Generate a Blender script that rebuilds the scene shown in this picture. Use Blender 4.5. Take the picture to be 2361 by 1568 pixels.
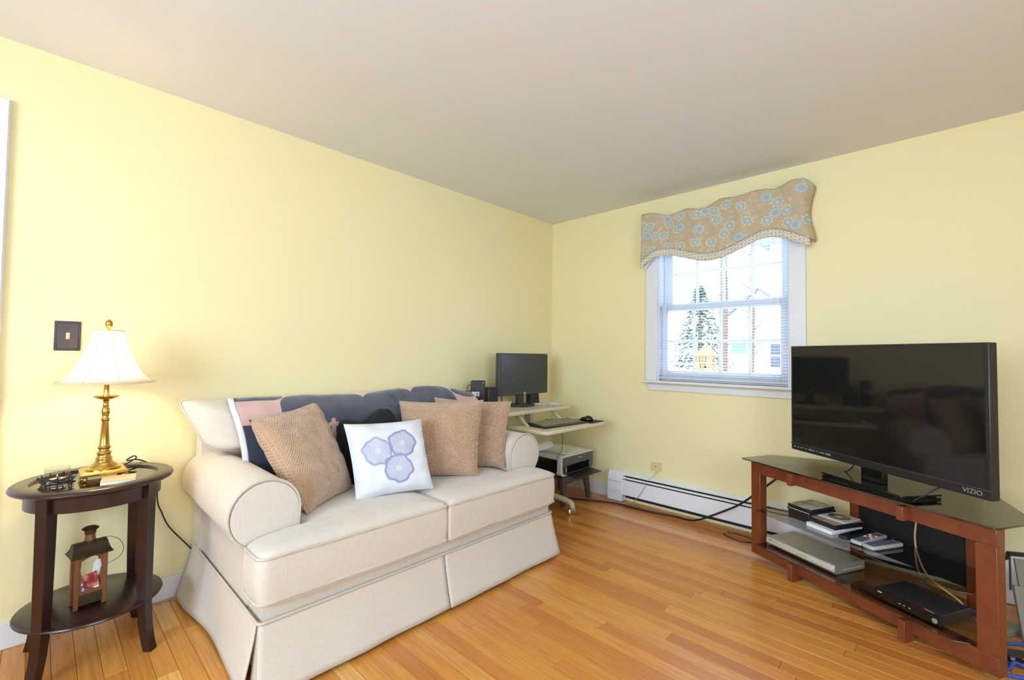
import bpy, math, random
from mathutils import Vector, Matrix, noise
random.seed(7)
R = math.radians
for o in list(bpy.data.objects): bpy.data.objects.remove(o, do_unlink=True)
SC = bpy.context.scene
COL = SC.collection

# ------------------------------------------------------------------ camera
cam_d = bpy.data.cameras.new('camera'); cam = bpy.data.objects.new('camera', cam_d); COL.objects.link(cam)
cam_d.sensor_fit = 'HORIZONTAL'; cam_d.sensor_width = 36.0; cam_d.lens = 1044.07 / 2361 * 36.0
cam_d.clip_start = 0.05; cam_d.clip_end = 200
YAW, PITCH, ROLL = 0.7645, 0.0314, 0.0115
_f = Vector((-math.sin(YAW)*math.cos(PITCH), math.cos(YAW)*math.cos(PITCH), math.sin(PITCH)))
_r0 = Vector((math.cos(YAW), math.sin(YAW), 0)); _u0 = _r0.cross(_f)
_r = _r0*math.cos(ROLL) + _u0*math.sin(ROLL); _u = -_r0*math.sin(ROLL) + _u0*math.cos(ROLL)
cam.matrix_world = Matrix(((_r.x, _u.x, -_f.x, 2.7174), (_r.y, _u.y, -_f.y, -3.3818), (_r.z, _u.z, -_f.z, 1.1904), (0, 0, 0, 1)))
SC.camera = cam

# ------------------------------------------------------------------ world, exposure, lights
w = bpy.data.worlds.new('overcast'); SC.world = w; w.use_nodes = True
bg = w.node_tree.nodes['Background']; bg.inputs[0].default_value = (0.70, 0.85, 1.0, 1); bg.inputs[1].default_value = 5.0
SC.view_settings.view_transform = 'Standard'; SC.view_settings.look = 'None'
SC.view_settings.exposure = 0.34; SC.view_settings.gamma = 1.0; SC.view_settings.use_curve_mapping = False

def area(name, loc, target, sx, sy, power, col):
    d = bpy.data.lights.new(name, 'AREA'); d.shape = 'RECTANGLE'; d.size = sx; d.size_y = sy; d.energy = power; d.color = col
    o = bpy.data.objects.new(name, d); COL.objects.link(o); o.location = loc
    o.rotation_euler = (Vector(target) - Vector(loc)).to_track_quat('-Z', 'Y').to_euler(); return o
# fill lamps added at two invented windows on the camera's side; the window in view is lit by the sky itself
area('fill_right_offscreen', (4.45, -3.0, 1.5), (2.0, -3.0, 1.5), 1.7, 1.2, 20, (0.62, 0.80, 1.0))
area('fill_front_offscreen', (2.2, -5.55, 1.5), (2.2, -3, 1.5), 1.9, 1.2, 80, (0.62, 0.80, 1.0))

# ------------------------------------------------------------------ shader helpers
def lin(r, g, b):
    f = lambda c: (c/255/12.92) if c/255 <= .04045 else ((c/255+.055)/1.055)**2.4
    return (f(r), f(g), f(b), 1.0)
class S:                                   # a shader socket with arithmetic
    def __init__(s, nt, sock): s.nt, s.k = nt, sock
    def op(s, o, *a):
        n = s.nt.nodes.new('ShaderNodeMath'); n.operation = o
        for i, v in enumerate((s,)+a):
            if isinstance(v, S): s.nt.links.new(v.k, n.inputs[i])
            else: n.inputs[i].default_value = v
        return S(s.nt, n.outputs[0])
    def __add__(s, o): return s.op('ADD', o)
    def __sub__(s, o): return s.op('SUBTRACT', o)
    def __mul__(s, o): return s.op('MULTIPLY', o)
    def __truediv__(s, o): return s.op('DIVIDE', o)
    def __neg__(s): return s.op('MULTIPLY', -1.0)
    def lt(s, o): return s.op('LESS_THAN', o)
    def gt(s, o): return s.op('GREATER_THAN', o)
    def abs(s): return s.op('ABSOLUTE')
    def pow(s, o): return s.op('POWER', o)
    def sin(s): return s.op('SINE')
    def cos(s): return s.op('COSINE')
    def max(s, o): return s.op('MAXIMUM', o)
    def min(s, o): return s.op('MINIMUM', o)
    def sqrt(s): return s.op('SQRT')
    def atan2(s, o): return s.op('ARCTAN2', o)
def coords(nt, kind='Object'):
    n = nt.nodes.new('ShaderNodeTexCoord'); x = nt.nodes.new('ShaderNodeSeparateXYZ')
    nt.links.new(n.outputs[kind], x.inputs[0]); return n.outputs[kind], S(nt, x.outputs[0]), S(nt, x.outputs[1]), S(nt, x.outputs[2])
def comb(nt, x, y, z=0.0):
    n = nt.nodes.new('ShaderNodeCombineXYZ')
    for i, v in enumerate((x, y, z)):
        if isinstance(v, S): nt.links.new(v.k, n.inputs[i])
        else: n.inputs[i].default_value = v
    return n.outputs[0]
def nz(nt, vec, scale, detail=3, rough=.5, dist=0.0):
    n = nt.nodes.new('ShaderNodeTexNoise'); n.inputs['Scale'].default_value = scale; n.inputs['Detail'].default_value = detail
    n.inputs['Roughness'].default_value = rough; n.inputs['Distortion'].default_value = dist
    if vec is not None: nt.links.new(vec, n.inputs['Vector'])
    return S(nt, n.outputs[0])
def mixc(nt, fac, a, b):
    n = nt.nodes.new('ShaderNodeMix'); n.data_type = 'RGBA'; n.clamp_factor = True
    for v, i in ((fac, 0), (a, 6), (b, 7)):
        if isinstance(v, S): nt.links.new(v.k, n.inputs[i])
        else: n.inputs[i].default_value = v
    return S(nt, n.outputs[2])
def ramp(nt, fac, stops):
    n = nt.nodes.new('ShaderNodeValToRGB'); nt.links.new(fac.k, n.inputs[0]); e = n.color_ramp.elements
    while len(e) > 1: e.remove(e[-1])
    e[0].position, e[0].color = stops[0]
    for p, c in stops[1:]: q = e.new(p); q.color = c
    return S(nt, n.outputs[0])
def bump(nt, b, h, strength=.3, dist=.01):
    n = nt.nodes.new('ShaderNodeBump'); n.inputs['Strength'].default_value = strength; n.inputs['Distance'].default_value = dist
    nt.links.new(h.k, n.inputs['Height']); nt.links.new(n.outputs[0], b.inputs['Normal'])
MATS = {}
def mat(name, col, rough=.5, metal=0.0, **k):
    m = bpy.data.materials.new(name); m.use_nodes = True; nt = m.node_tree; b = nt.nodes['Principled BSDF']
    b.inputs['Base Color'].default_value = col; b.inputs['Roughness'].default_value = rough; b.inputs['Metallic'].default_value = metal
    for a, v in k.items(): b.inputs[a.replace('_', ' ')].default_value = v
    MATS[name] = m; return m, nt, b
def plain(name, rgb, rough=.5, metal=0.0, var=0.06, vs=30, bs=0.0, bscale=300, **k):
    m, nt, b = mat(name, lin(*rgb), rough, metal, **k)
    v, x, y, z = coords(nt)
    c0 = lin(*rgb); d = tuple(c*(1-var*2) for c in c0[:3])+(1,); l = tuple(min(1, c*(1+var)) for c in c0[:3])+(1,)
    nt.links.new(mixc(nt, nz(nt, v, vs, 4), d, l).k, b.inputs['Base Color'])
    if bs: bump(nt, b, nz(nt, v, bscale, 2), bs, .002)
    return m
def link_col(nt, b, c): nt.links.new(c.k, b.inputs['Base Color'])

# walls, ceiling
def paint(name, rgb, rough, bs):
    m, nt, b = mat(name, lin(*rgb), rough)
    v, x, y, z = coords(nt); bump(nt, b, nz(nt, v, 160, 4), bs, .002)
    n = nz(nt, v, 1.3, 2)
    c = lin(*rgb); link_col(nt, b, mixc(nt, n, tuple(q*.975 for q in c[:3])+(1,), c)); return m
paint('wall_yellow', (242, 229, 178), .55, .08)
paint('ceiling_white', (232, 230, 228), .8, .12)
paint('trim_white', (230, 229, 231), .35, .02)
plain('vinyl_white', (224, 228, 236), .35, var=.01)
plain('heater_white', (238, 239, 243), .35, var=.01)
plain('heater_fin', (96, 92, 86), .5, .6); plain('heater_slot_shade', (40, 40, 42), .7)
# floor planks
def wood_floor(name, boards):
    m, nt, b = mat(name, lin(190, 110, 45), .30, Coat_Weight=.25, Coat_Roughness=.22)
    v, x, y, z = coords(nt)
    if boards:
        oi = nt.nodes.new('ShaderNodeObjectInfo'); rnd = S(nt, oi.outputs['Random'])
    else:
        rnd = nz(nt, comb(nt, (x*1.1), (y/.064).op('FLOOR')*7.3), 1.0, 0)
    gv = comb(nt, x*2.2 + rnd*37.0, y*46.0 + rnd*11.0, z*4.0)
    g = nz(nt, gv, 1.6, 5, .6, .6); g2 = nz(nt, comb(nt, x*5.0 + rnd*13, y*220.0, 0.0), 1.0, 2)
    base = ramp(nt, rnd, [(0, lin(186, 104, 40)), (.25, lin(206, 126, 48)), (.45, lin(216, 142, 56)), (.66, lin(226, 156, 66)), (.84, lin(208, 132, 54)), (1, lin(238, 184, 98))])
    dark = mixc(nt, ((g-.42)*2.2).max(0.0).min(.55), base, lin(160, 84, 32))
    c = mixc(nt, (g2*.25), dark, lin(238, 176, 92))
    link_col(nt, b, c); nt.links.new((g*.15+.22).k, b.inputs['Roughness']); bump(nt, b, g2*.4+g, .05, .001)
    return m
wood_floor('oak_plank', True); wood_floor('oak_floor', False)
# fabrics
def linen(name, rgb):
    m, nt, b = mat(name, lin(*rgb), .9, Sheen_Weight=.25)
    v, x, y, z = coords(nt)
    a = nz(nt, comb(nt, x*260, y*260, z*18), 1.0, 2); c = nz(nt, comb(nt, x*30, y*30, z*420), 1.0, 2)
    t = (a+c)*.5; c0 = lin(*rgb)
    link_col(nt, b, mixc(nt, t, tuple(q*.80 for q in c0[:3])+(1,), tuple(min(1, q*1.12) for q in c0[:3])+(1,)))
    bump(nt, b, t, .25, .0015); return m
linen('sofa_linen', (217, 205, 191)); linen('sofa_piping', (206, 192, 175))
def cord_fabric(name, rgb):
    m, nt, b = mat(name, lin(*rgb), .85, Sheen_Weight=.5, Sheen_Roughness=.4)
    v, x, y, z = coords(nt, 'UV')
    f = 2*math.pi*30
    d = (((x+y)*f).cos()+((x-y)*f).cos())*.5
    n = nz(nt, v, 6, 3); c0 = lin(*rgb)
    h = (d*.5+.5)
    c = mixc(nt, h, tuple(q*.92 for q in c0[:3])+(1,), tuple(min(1, q*1.03) for q in c0[:3])+(1,))
    c = mixc(nt, (n-.45)*1.2, c, tuple(min(1, q*1.22) for q in c0[:3])+(1,))
    link_col(nt, b, c); bump(nt, b, h, 1.0, .006); return m
cord_fabric('tan_corduroy', (198, 160, 128))
def white_pillow():
    m, nt, b = mat('white_cotton', (.9, .9, .93, 1), .85)
    v, x, y, z = coords(nt, 'UV'); col = None
    base = lin(224, 224, 230)
    c = mixc(nt, nz(nt, comb(nt, x*3, y*30), 2.0, 3), tuple(q*.95 for q in base[:3])+(1,), base)
    for cx, cy, R0, tone, ph in ((.30, .555, .19, (160, 165, 198), 0.), (.635, .64, .185, (146, 144, 182), 1.3), (.535, .30, .19, (146, 152, 190), 2.2)):
        dx, dy = x-cx, y-cy; r = (dx*dx+dy*dy).sqrt(); th = dy.atan2(dx)
        rr = r/((th*5.0+ph).sin()*.05 + (th*9.0+ph*2).sin()*.03 + 1.0)
        inside = rr.lt(R0)
        ring = (rr-R0*.93).abs().lt(R0*.085)
        rays = ((th*34.0 + nz(nt, v, 10, 2)*4.0).sin()).gt(.15)*rr.lt(R0*.86)*rr.gt(R0*.2)
        fine = ((th*61.0 + nz(nt, v, 14, 2)*5.0).sin()).gt(.4)*rr.lt(R0*.8)*rr.gt(R0*.2)
        dot = rr.lt(R0*.17)
        t = lin(*tone)
        c = mixc(nt, inside*.10, c, t)
        c = mixc(nt, rays*.7, c, t); c = mixc(nt, fine*.35, c, tuple(q*.7 for q in t[:3])+(1,))
        c = mixc(nt, ring*.95, c, t); c = mixc(nt, dot*.6, c, lin(190, 204, 240))
    link_col(nt, b, c); bump(nt, b, nz(nt, v, 90, 3), .15, .002); return m
white_pillow()
def fur():
    m, nt, b = mat('black_plush', lin(22, 22, 26), .95, Sheen_Weight=.05, Sheen_Roughness=.5)
    v, x, y, z = coords(nt); n = nz(nt, v, 220, 4, .7)
    link_col(nt, b, mixc(nt, nz(nt, v, 25, 2), lin(13, 13, 16), lin(18, 18, 22))); bump(nt, b, n, .9, .01); return m
fur()
def blanket():
    m, nt, b = mat('fleece_print', lin(80, 84, 106), .9, Sheen_Weight=.4)
    v, x, y, z = coords(nt, 'UV')
    def se(cx, cy, a, h, p=4.0, rot=0.0):
        dx, dy = x-cx, y-cy
        if rot: dx, dy = dx*math.cos(rot)+dy*math.sin(rot), dy*math.cos(rot)-dx*math.sin(rot)
        return ((dx/a).abs().pow(p)+(dy/h).abs().pow(p)).lt(1.0)
    n = nz(nt, v, 9, 4, .6); pinkc = mixc(nt, n, lin(205, 160, 152), lin(222, 184, 176))
    navy = mixc(nt, n, lin(62, 65, 80), lin(94, 97, 112)); dark = mixc(nt, n, lin(46, 47, 56), lin(72, 73, 84))
    c = pinkc
    c = mixc(nt, se(.02, .34, .13, .10, 6.0, .06), c, dark)
    c = mixc(nt, se(.285, .66, .155, .305, 4.0), c, navy)
    c = mixc(nt, se(.53, .68, .125, .34, 2.4, .06), c, navy)
    c = mixc(nt, se(.75, .66, .120, .33, 2.2), c, navy)
    c = mixc(nt, se(.965, .40, .075, .14, 3.0, .5), c, dark)
    c = mixc(nt, se(.285, .74, .008, .10, 6.0, .1).max(se(.305, .68, .030, .014, 6.0, .1)).max(se(.318, .80, .010, .12, 6.0, .1)), c, pinkc)
    c = mixc(nt, se(.015, .80, .07, .16, 4.0), c, lin(52, 54, 74))
    vel = (nz(nt, v, 26, 4, .7)-.56).gt(0.0)*se(.57, .52, .06, .11, 2.0).max(se(.665, .42, .025, .05, 2.0))
    c = mixc(nt, vel*.8, c, lin(44, 50, 84))
    link_col(nt, b, c); bump(nt, b, nz(nt, v, 160, 3), .3, .003); return m
blanket(); plain('sherpa_white', (236, 232, 236), .95, var=.05, vs=120, bs=.5)
def valance_mat():
    m, nt, b = mat('valance_floral', lin(190, 168, 140), .9)
    v, x, y, z = coords(nt)
    base = mixc(nt, nz(nt, comb(nt, x*400, z*400), 1.0, 2), lin(182, 160, 132), lin(204, 184, 156)); c = base
    def flowers(sc, off, rad, petals, colA, colB, thr, ringed, seed):
        nonlocal c
        px, pz = x*sc+off, z*sc*1.12+off*.7
        vn = nt.nodes.new('ShaderNodeTexVoronoi'); vn.voronoi_dimensions = '2D'; vn.inputs['Scale'].default_value = 1.0; vn.inputs['Randomness'].default_value = .75
        nt.links.new(comb(nt, px, pz), vn.inputs['Vector'])
        sp = nt.nodes.new('ShaderNodeSeparateXYZ'); nt.links.new(vn.outputs['Position'], sp.inputs[0])
        sc_ = nt.nodes.new('ShaderNodeSeparateColor'); nt.links.new(vn.outputs['Color'], sc_.inputs[0]); rn = S(nt, sc_.outputs[seed])
        dx, dz = px-S(nt, sp.outputs[0]), pz-S(nt, sp.outputs[1]); r = (dx*dx+dz*dz).sqrt(); th = dz.atan2(dx)
        rr = r/((th*float(petals)+rn*6.0).sin()*.20+1.0)
        on = rn.gt(thr)
        c = mixc(nt, rr.lt(rad)*on, c, colA)
        c = mixc(nt, rr.lt(rad)*rr.gt(rad*.80)*on, c, lin(216, 208, 184) if not ringed else colB)
        c = mixc(nt, rr.lt(rad*(.36 if not ringed else .62))*on, c, colB)
    vine = (nz(nt, comb(nt, x*7.0, z*9.0), 1.0, 1)-.5).abs().lt(.009)
    c = mixc(nt, vine*.75, c, lin(206, 194, 158))
    vine2 = (nz(nt, comb(nt, x*9.0+7.7, z*7.0+2.0), 1.0, 1)-.5).abs().lt(.008)
    c = mixc(nt, vine2*.7, c, lin(172, 176, 148))
    flowers(22., 3.3, .24, 5, lin(176, 178, 150), lin(206, 192, 152), .45, False, 1)
    flowers(15., 9.1, .25, 6, lin(214, 190, 148), lin(186, 168, 138), .52, True, 2)
    flowers(9.0, 5.7, .30, 8, lin(162, 180, 188), lin(196, 200, 180), .22, False, 0)
    flowers(7.0, 1.2, .25, 12, lin(222, 200, 156), lin(158, 180, 198), .45, True, 1)
    link_col(nt, b, c); bump(nt, b, nz(nt, v, 700, 2), .2, .001); return m
valance_mat()
def band_mat():
    m, nt, b = mat('valance_band', lin(220, 210, 190), .9)
    v, x, y, z = coords(nt)
    a, d = (x*70.0+z*70.0).sin(), (x*70.0-z*70.0).sin()
    l = (a*d).abs(); c = mixc(nt, l.lt(.16), lin(226, 217, 198), lin(176, 182, 180)); c = mixc(nt, l.gt(.80), c, lin(198, 172, 146))
    link_col(nt, b, c); return m
band_mat(); plain('lining_white', (238, 238, 244), .9, var=.02)
# wood furniture
def stained(name, a, bb, rough, sx=1., sy=12., sz=12.):
    m, nt, b = mat(name, lin(*a), rough, Coat_Weight=.2, Coat_Roughness=.2)
    v, x, y, z = coords(nt); g = nz(nt, comb(nt, x*sx, y*sy, z*sz), 6.0, 5, .6, .4)
    link_col(nt, b, mixc(nt, g, lin(*a), lin(*bb))); return m
stained('espresso_wood', (30, 14, 14), (52, 26, 24), .28)
stained('cherry_wood', (98, 46, 24), (142, 75, 42), .32, 3., 9., 2.)
stained('stool_wood', (70, 52, 46), (98, 76, 66), .55)
stained('lantern_wood', (96, 58, 30), (140, 84, 44), .55, 20, 20, 4)
plain('lantern_metal', (84, 70, 50), .45, .7, var=.25, vs=60)
def brass():
    m, nt, b = mat('antique_brass', lin(200, 165, 88), .24, 1.0)
    v, x, y, z = coords(nt); n = nz(nt, v, 25, 4)
    link_col(nt, b, mixc(nt, n, lin(168, 134, 66), lin(218, 186, 108))); nt.links.new((n*.16+.16).k, b.inputs['Roughness']); return m
brass(); plain('bronze', (66, 56, 54), .35, .6, var=.1); plain('ivory', (226, 206, 160), .4, var=.02)
def shade():
    m = bpy.data.materials.new('silk_shade'); m.use_nodes = True; nt = m.node_tree; nt.nodes.clear()
    o = nt.nodes.new('ShaderNodeOutputMaterial'); d = nt.nodes.new('ShaderNodeBsdfDiffuse'); t = nt.nodes.new('ShaderNodeBsdfTranslucent'); mx = nt.nodes.new('ShaderNodeMixShader')
    v, x, y, z = coords(nt); n = nz(nt, comb(nt, x*300, y*300, z*20), 1.0, 2)
    c = mixc(nt, n, (.86, .80, .76, 1), (.95, .90, .86, 1))
    nt.links.new(c.k, d.inputs[0]); nt.links.new(c.k, t.inputs[0]); mx.inputs[0].default_value = .5
    nt.links.new(d.outputs[0], mx.inputs[1]); nt.links.new(t.outputs[0], mx.inputs[2]); nt.links.new(mx.outputs[0], o.inputs[0]); MATS['silk_shade'] = m
shade()
def glass(name, tint, gloss=.0, rough=.02, ior=1.5):
    m = bpy.data.materials.new(name); m.use_nodes = True; nt = m.node_tree; nt.nodes.clear()
    o = nt.nodes.new('ShaderNodeOutputMaterial'); t = nt.nodes.new('ShaderNodeBsdfTransparent'); g = nt.nodes.new('ShaderNodeBsdfGlossy'); mx = nt.nodes.new('ShaderNodeMixShader')
    v, x, y, z = coords(nt); c = mixc(nt, nz(nt, v, 3, 2), tuple(q*.97 for q in tint)+(1,), tint+(1,))
    nt.links.new(c.k, t.inputs[0]); g.inputs['Roughness'].default_value = rough
    f = nt.nodes.new('ShaderNodeFresnel'); f.inputs[0].default_value = ior
    gm = nt.nodes.new('ShaderNodeNewGeometry'); nt.links.new(((S(nt, f.outputs[0])+gloss)*(S(nt, gm.outputs['Backfacing'])*-1.0+1.0)).k, mx.inputs[0])
    nt.links.new(t.outputs[0], mx.inputs[1]); nt.links.new(g.outputs[0], mx.inputs[2]); nt.links.new(mx.outputs[0], o.inputs[0]); MATS[name] = m
glass('smoked_glass', (.40, .40, .37), .10, .03); glass('smoked_shelf', (.74, .74, .70), .05, .03); glass('window_glass', (.97, .98, 1.0), 0.); glass('clear_glass', (.93, .95, .96), .02)
glass('table_glass', (.62, .62, .56), .12, .03, 1.6)
# electronics etc.
plain('black_plastic', (34, 34, 36), .38, var=.05); plain('black_matte', (24, 24, 26), .7, var=.08); plain('black_gloss', (14, 14, 15), .12, var=.02)
plain('monitor_grey', (60, 62, 66), .45, var=.03); plain('key_sheen', (150, 142, 118), .6, var=.05)
plain('tv_screen', (26, 25, 23), .06, var=.02, Specular_IOR_Level=.55); plain('lcd_screen', (46, 48, 52), .33, var=.06, vs=9, Specular_IOR_Level=.6)
plain('silver', (176, 174, 168), .38, .5, var=.03); plain('silver_light', (214, 211, 202), .35, .3, var=.02); plain('chrome', (205, 206, 210), .10, 1.0, var=.02)
plain('beige_laminate', (216, 205, 176), .5, var=.04, vs=8); plain('beige_metal', (208, 200, 170), .42, var=.02)
plain('printer_white', (222, 221, 220), .4, var=.02); plain('printer_grey', (88, 88, 82), .45, var=.03)
plain('paper', (240, 238, 228), .8, var=.02); plain('paper_white', (244, 244, 248), .8, var=.01); plain('label_white', (225, 228, 234), .6, var=.03)
plain('cable_black', (26, 28, 36), .5); plain('cable_tan', (198, 176, 132), .5); plain('cable_grey', (170, 166, 158), .5); plain('cable_blue', (50, 84, 190), .4)
plain('grey_panel', (150, 146, 136), .6); plain('grey_box', (142, 140, 128), .6); plain('remote_grey', (188, 190, 190), .45); plain('remote_key', (84, 92, 112), .5)
plain('red_light', (220, 60, 50), .4); plain('candle_wax', (250, 226, 196), .5, Subsurface_Weight=.3); plain('twig_black', (44, 42, 40), .6)
plain('tile_white', (232, 228, 220), .4); plain('wood_pink', (226, 186, 150), .5, var=.12, vs=14)
plain('mesh_dark', (46, 47, 54), .5, var=.1, vs=200); plain('vent_slot', (10, 10, 11), .8)
def disc_mat():
    m, nt, b = mat('disc', lin(176, 166, 120), .2, .7); v, x, y, z = coords(nt); th = y.atan2(x)
    link_col(nt, b, mixc(nt, ((th*2.0).sin()*.5+.5), lin(150, 140, 96), lin(206, 196, 150)))
disc_mat()
def print_mat(name, cols, sc):
    m, nt, b = mat(name, lin(*cols[0]), .35); v, x, y, z = coords(nt); n = nz(nt, v, sc, 2)
    link_col(nt, b, ramp(nt, n, [(.36, lin(*cols[0])), (.46, lin(*cols[1])), (.56, lin(*cols[2]))]))
print_mat('cover_gold', [(150, 140, 112), (196, 182, 140), (222, 218, 204)], 22)
print_mat('cover_red', [(206, 96, 72), (226, 178, 156), (196, 180, 160)], 26)
print_mat('card_red', [(130, 40, 48), (178, 64, 66), (214, 150, 136)], 38)
print_mat('card_flag', [(70, 60, 120), (96, 76, 134), (220, 216, 228)], 90)
print_mat('card_white', [(228, 230, 238), (232, 234, 240), (120, 140, 190)], 20)
# outdoors
plain('snow', (240, 243, 250), .8, var=.04, vs=1.2); plain('siding_white', (240, 242, 246), .7, var=.02); plain('roof_grey', (120, 122, 128), .8)
plain('shutter_blue', (118, 140, 182), .6); plain('pane_dark', (70, 76, 88), .3); plain('bark', (122, 100, 88), .9, var=.15, vs=8); plain('evergreen', (84, 104, 88), .9, var=.25, vs=6); plain('cedar', (190, 138, 88), .8, var=.1)
plain('twig_brown', (132, 112, 104), .9, var=.1); plain('lane_grey', (196, 196, 200), .9)

# ------------------------------------------------------------------ geometry helpers
class G:
    def __init__(s): s.v, s.f, s.uv, s.m = [], [], {}, Matrix.Identity(4)
    def add(s, vs, fs):
        n = len(s.v); s.v += [tuple(s.m @ Vector(p)) for p in vs]; s.f += [tuple(i+n for i in f) for f in fs]; return s
    def box(s, a, b):
        x0, y0, z0 = a; x1, y1, z1 = b
        return s.add([(x0, y0, z0), (x1, y0, z0), (x1, y1, z0), (x0, y1, z0), (x0, y0, z1), (x1, y0, z1), (x1, y1, z1), (x0, y1, z1)],
                     [(0, 3, 2, 1), (4, 5, 6, 7), (0, 1, 5, 4), (1, 2, 6, 5), (2, 3, 7, 6), (3, 0, 4, 7)])
    def prism(s, poly, ax, a, b):               # poly: 2D points in the plane across axis ax
        def P(p, t): return {'x': (t, p[0], p[1]), 'y': (p[0], t, p[1]), 'z': (p[0], p[1], t)}[ax]
        n = len(poly)
        return s.add([P(p, a) for p in poly]+[P(p, b) for p in poly],
                     [tuple(range(n-1, -1, -1)), tuple(range(n, 2*n))]+[(i, (i+1) % n, (i+1) % n+n, i+n) for i in range(n)])
    def lathe(s, prof, c=(0, 0, 0), n=32, cap=True):
        k = len(prof); vs = []
        for i in range(n):
            t = 2*math.pi*i/n
            vs += [(c[0]+r*math.cos(t), c[1]+r*math.sin(t), c[2]+z) for r, z in prof]
        fs = [(i*k+j, ((i+1) % n)*k+j, ((i+1) % n)*k+j+1, i*k+j+1) for i in range(n) for j in range(k-1)]
        if cap: fs += [tuple(i*k for i in range(n-1, -1, -1)), tuple(i*k+k-1 for i in range(n))]
        return s.add(vs, fs)
    def tube(s, path, r, n=8, closed=False):
        P = [Vector(p) for p in path]; N = len(P); vs = []; up = None
        for i in range(N):
            if closed: d = P[(i+1) % N]-P[i-1]
            else: d = P[min(i+1, N-1)]-P[max(i-1, 0)]
            d.normalize()
            if up is None:
                up = Vector((0, 0, 1)) if abs(d.z) < .9 else Vector((1, 0, 0))
            a = up-d*up.dot(d)
            if a.length < 1e-5: a = d.orthogonal()
            a.normalize(); up = a; b = d.cross(a)
            rr = r[i] if isinstance(r, (list, tuple)) else r
            vs += [tuple(P[i]+(a*math.cos(2*math.pi*j/n)+b*math.sin(2*math.pi*j/n))*rr) for j in range(n)]
        M = N if closed else N-1
        fs = [(i*n+j, ((i+1) % N)*n+j, ((i+1) % N)*n+(j+1) % n, i*n+(j+1) % n) for i in range(M) for j in range(n)]
        fs = [tuple(reversed(f)) for f in fs]
        if not closed: fs += [tuple(range(n)), tuple((N-1)*n+j for j in range(n-1, -1, -1))]
        return s.add(vs, fs)
    def grid(s, fn, nu, nv, uv=True):
        base = len(s.v)
        s.v += [tuple(s.m @ Vector(fn(i/nu, j/nv))) for i in range(nu+1) for j in range(nv+1)]
        for i in range(nu+1):
            for j in range(nv+1): s.uv[base+i*(nv+1)+j] = (i/nu, j/nv)
        q = lambda i, j: base+i*(nv+1)+j
        s.f += [(q(i, j), q(i+1, j), q(i+1, j+1), q(i, j+1)) for i in range(nu) for j in range(nv)]; return s
    def rings(s, rings, capa=True, capb=True):
        k = len(rings[0]); vs = [p for r in rings for p in r]
        fs = [(i*k+j, i*k+(j+1) % k, (i+1)*k+(j+1) % k, (i+1)*k+j) for i in range(len(rings)-1) for j in range(k)]
        if capa: fs.append(tuple(range(k-1, -1, -1)))
        if capb: fs.append(tuple((len(rings)-1)*k+j for j in range(k)))
        return s.add(vs, fs)
    def build(s, name, m, parent=None, smooth=None, bevel=0.0, seg=2, solid=0.0, sub=0, kind=None, fixn=False):
        me = bpy.data.meshes.new(name); me.from_pydata(s.v, [], s.f)
        if fixn:
            import bmesh
            bm = bmesh.new(); bm.from_mesh(me); bmesh.ops.recalc_face_normals(bm, faces=bm.faces); bm.to_mesh(me); bm.free()
        if s.uv:
            l = me.uv_layers.new(name='UVMap')
            for lp in me.loops: l.data[lp.index].uv = s.uv.get(lp.vertex_index, (0, 0))
        me.materials.append(MATS[m]); me.update()
        if smooth is not None:
            me.shade_smooth(); me.set_sharp_from_angle(angle=R(smooth))
        o = bpy.data.objects.new(name, me); COL.objects.link(o)
        if parent: o.parent = parent
        if solid: md = o.modifiers.new('solidify', 'SOLIDIFY'); md.thickness = solid; md.offset = 0
        if sub: md = o.modifiers.new('subdivision', 'SUBSURF'); md.levels = sub; md.render_levels = sub
        if bevel:
            md = o.modifiers.new('bevel', 'BEVEL'); md.width = bevel; md.segments = seg; md.limit_method = 'ANGLE'; md.angle_limit = R(35)
            me.shade_smooth(); me.set_sharp_from_angle(angle=R(50)); md.harden_normals = False
        if kind: o['kind'] = kind
        return o
def tag(o, label, cat, group=None):
    o['label'] = label; o['category'] = cat
    if group: o['group'] = group
    return o
def thing(name, label, cat, loc=(0, 0, 0), rz=0.0, group=None):
    o = bpy.data.objects.new(name, None); COL.objects.link(o); o.location = loc; o.rotation_euler = (0, 0, rz); o.empty_display_size = .05
    return tag(o, label, cat, group)
def struct(o): o['kind'] = 'structure'; return o
def box(a, b): return G().box(a, b)
def rpoly(pts, rad, n=5):                   # rounded polygon
    out = []; N = len(pts)
    for i in range(N):
        p, a, b = Vector(pts[i]), Vector(pts[i-1]), Vector(pts[(i+1) % N]); r = rad[i] if isinstance(rad, (list, tuple)) else rad
        if r <= 0: out.append(tuple(p)); continue
        d1, d2 = (a-p), (b-p); r1 = min(r, d1.length*.49, d2.length*.49); d1.normalize(); d2.normalize()
        A, B = p+d1*r1, p+d2*r1
        for k in range(n+1):
            t = k/n; out.append(tuple(A*(1-t)**2+p*2*t*(1-t)+B*t*t))
    return out
def resample(poly, step):
    out = []; N = len(poly)
    for i in range(N):
        a, b = Vector(poly[i]), Vector(poly[(i+1) % N]); k = max(1, int((b-a).length/step))
        out += [tuple(a+(b-a)*(j/k)) for j in range(k)]
    return out
def interp(pts, x):
    if x <= pts[0][0]: return pts[0][1]
    for (a, b), (c, d) in zip(pts, pts[1:]):
        if x <= c: return b+(d-b)*(x-a)/(c-a)
    return pts[-1][1]
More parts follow.
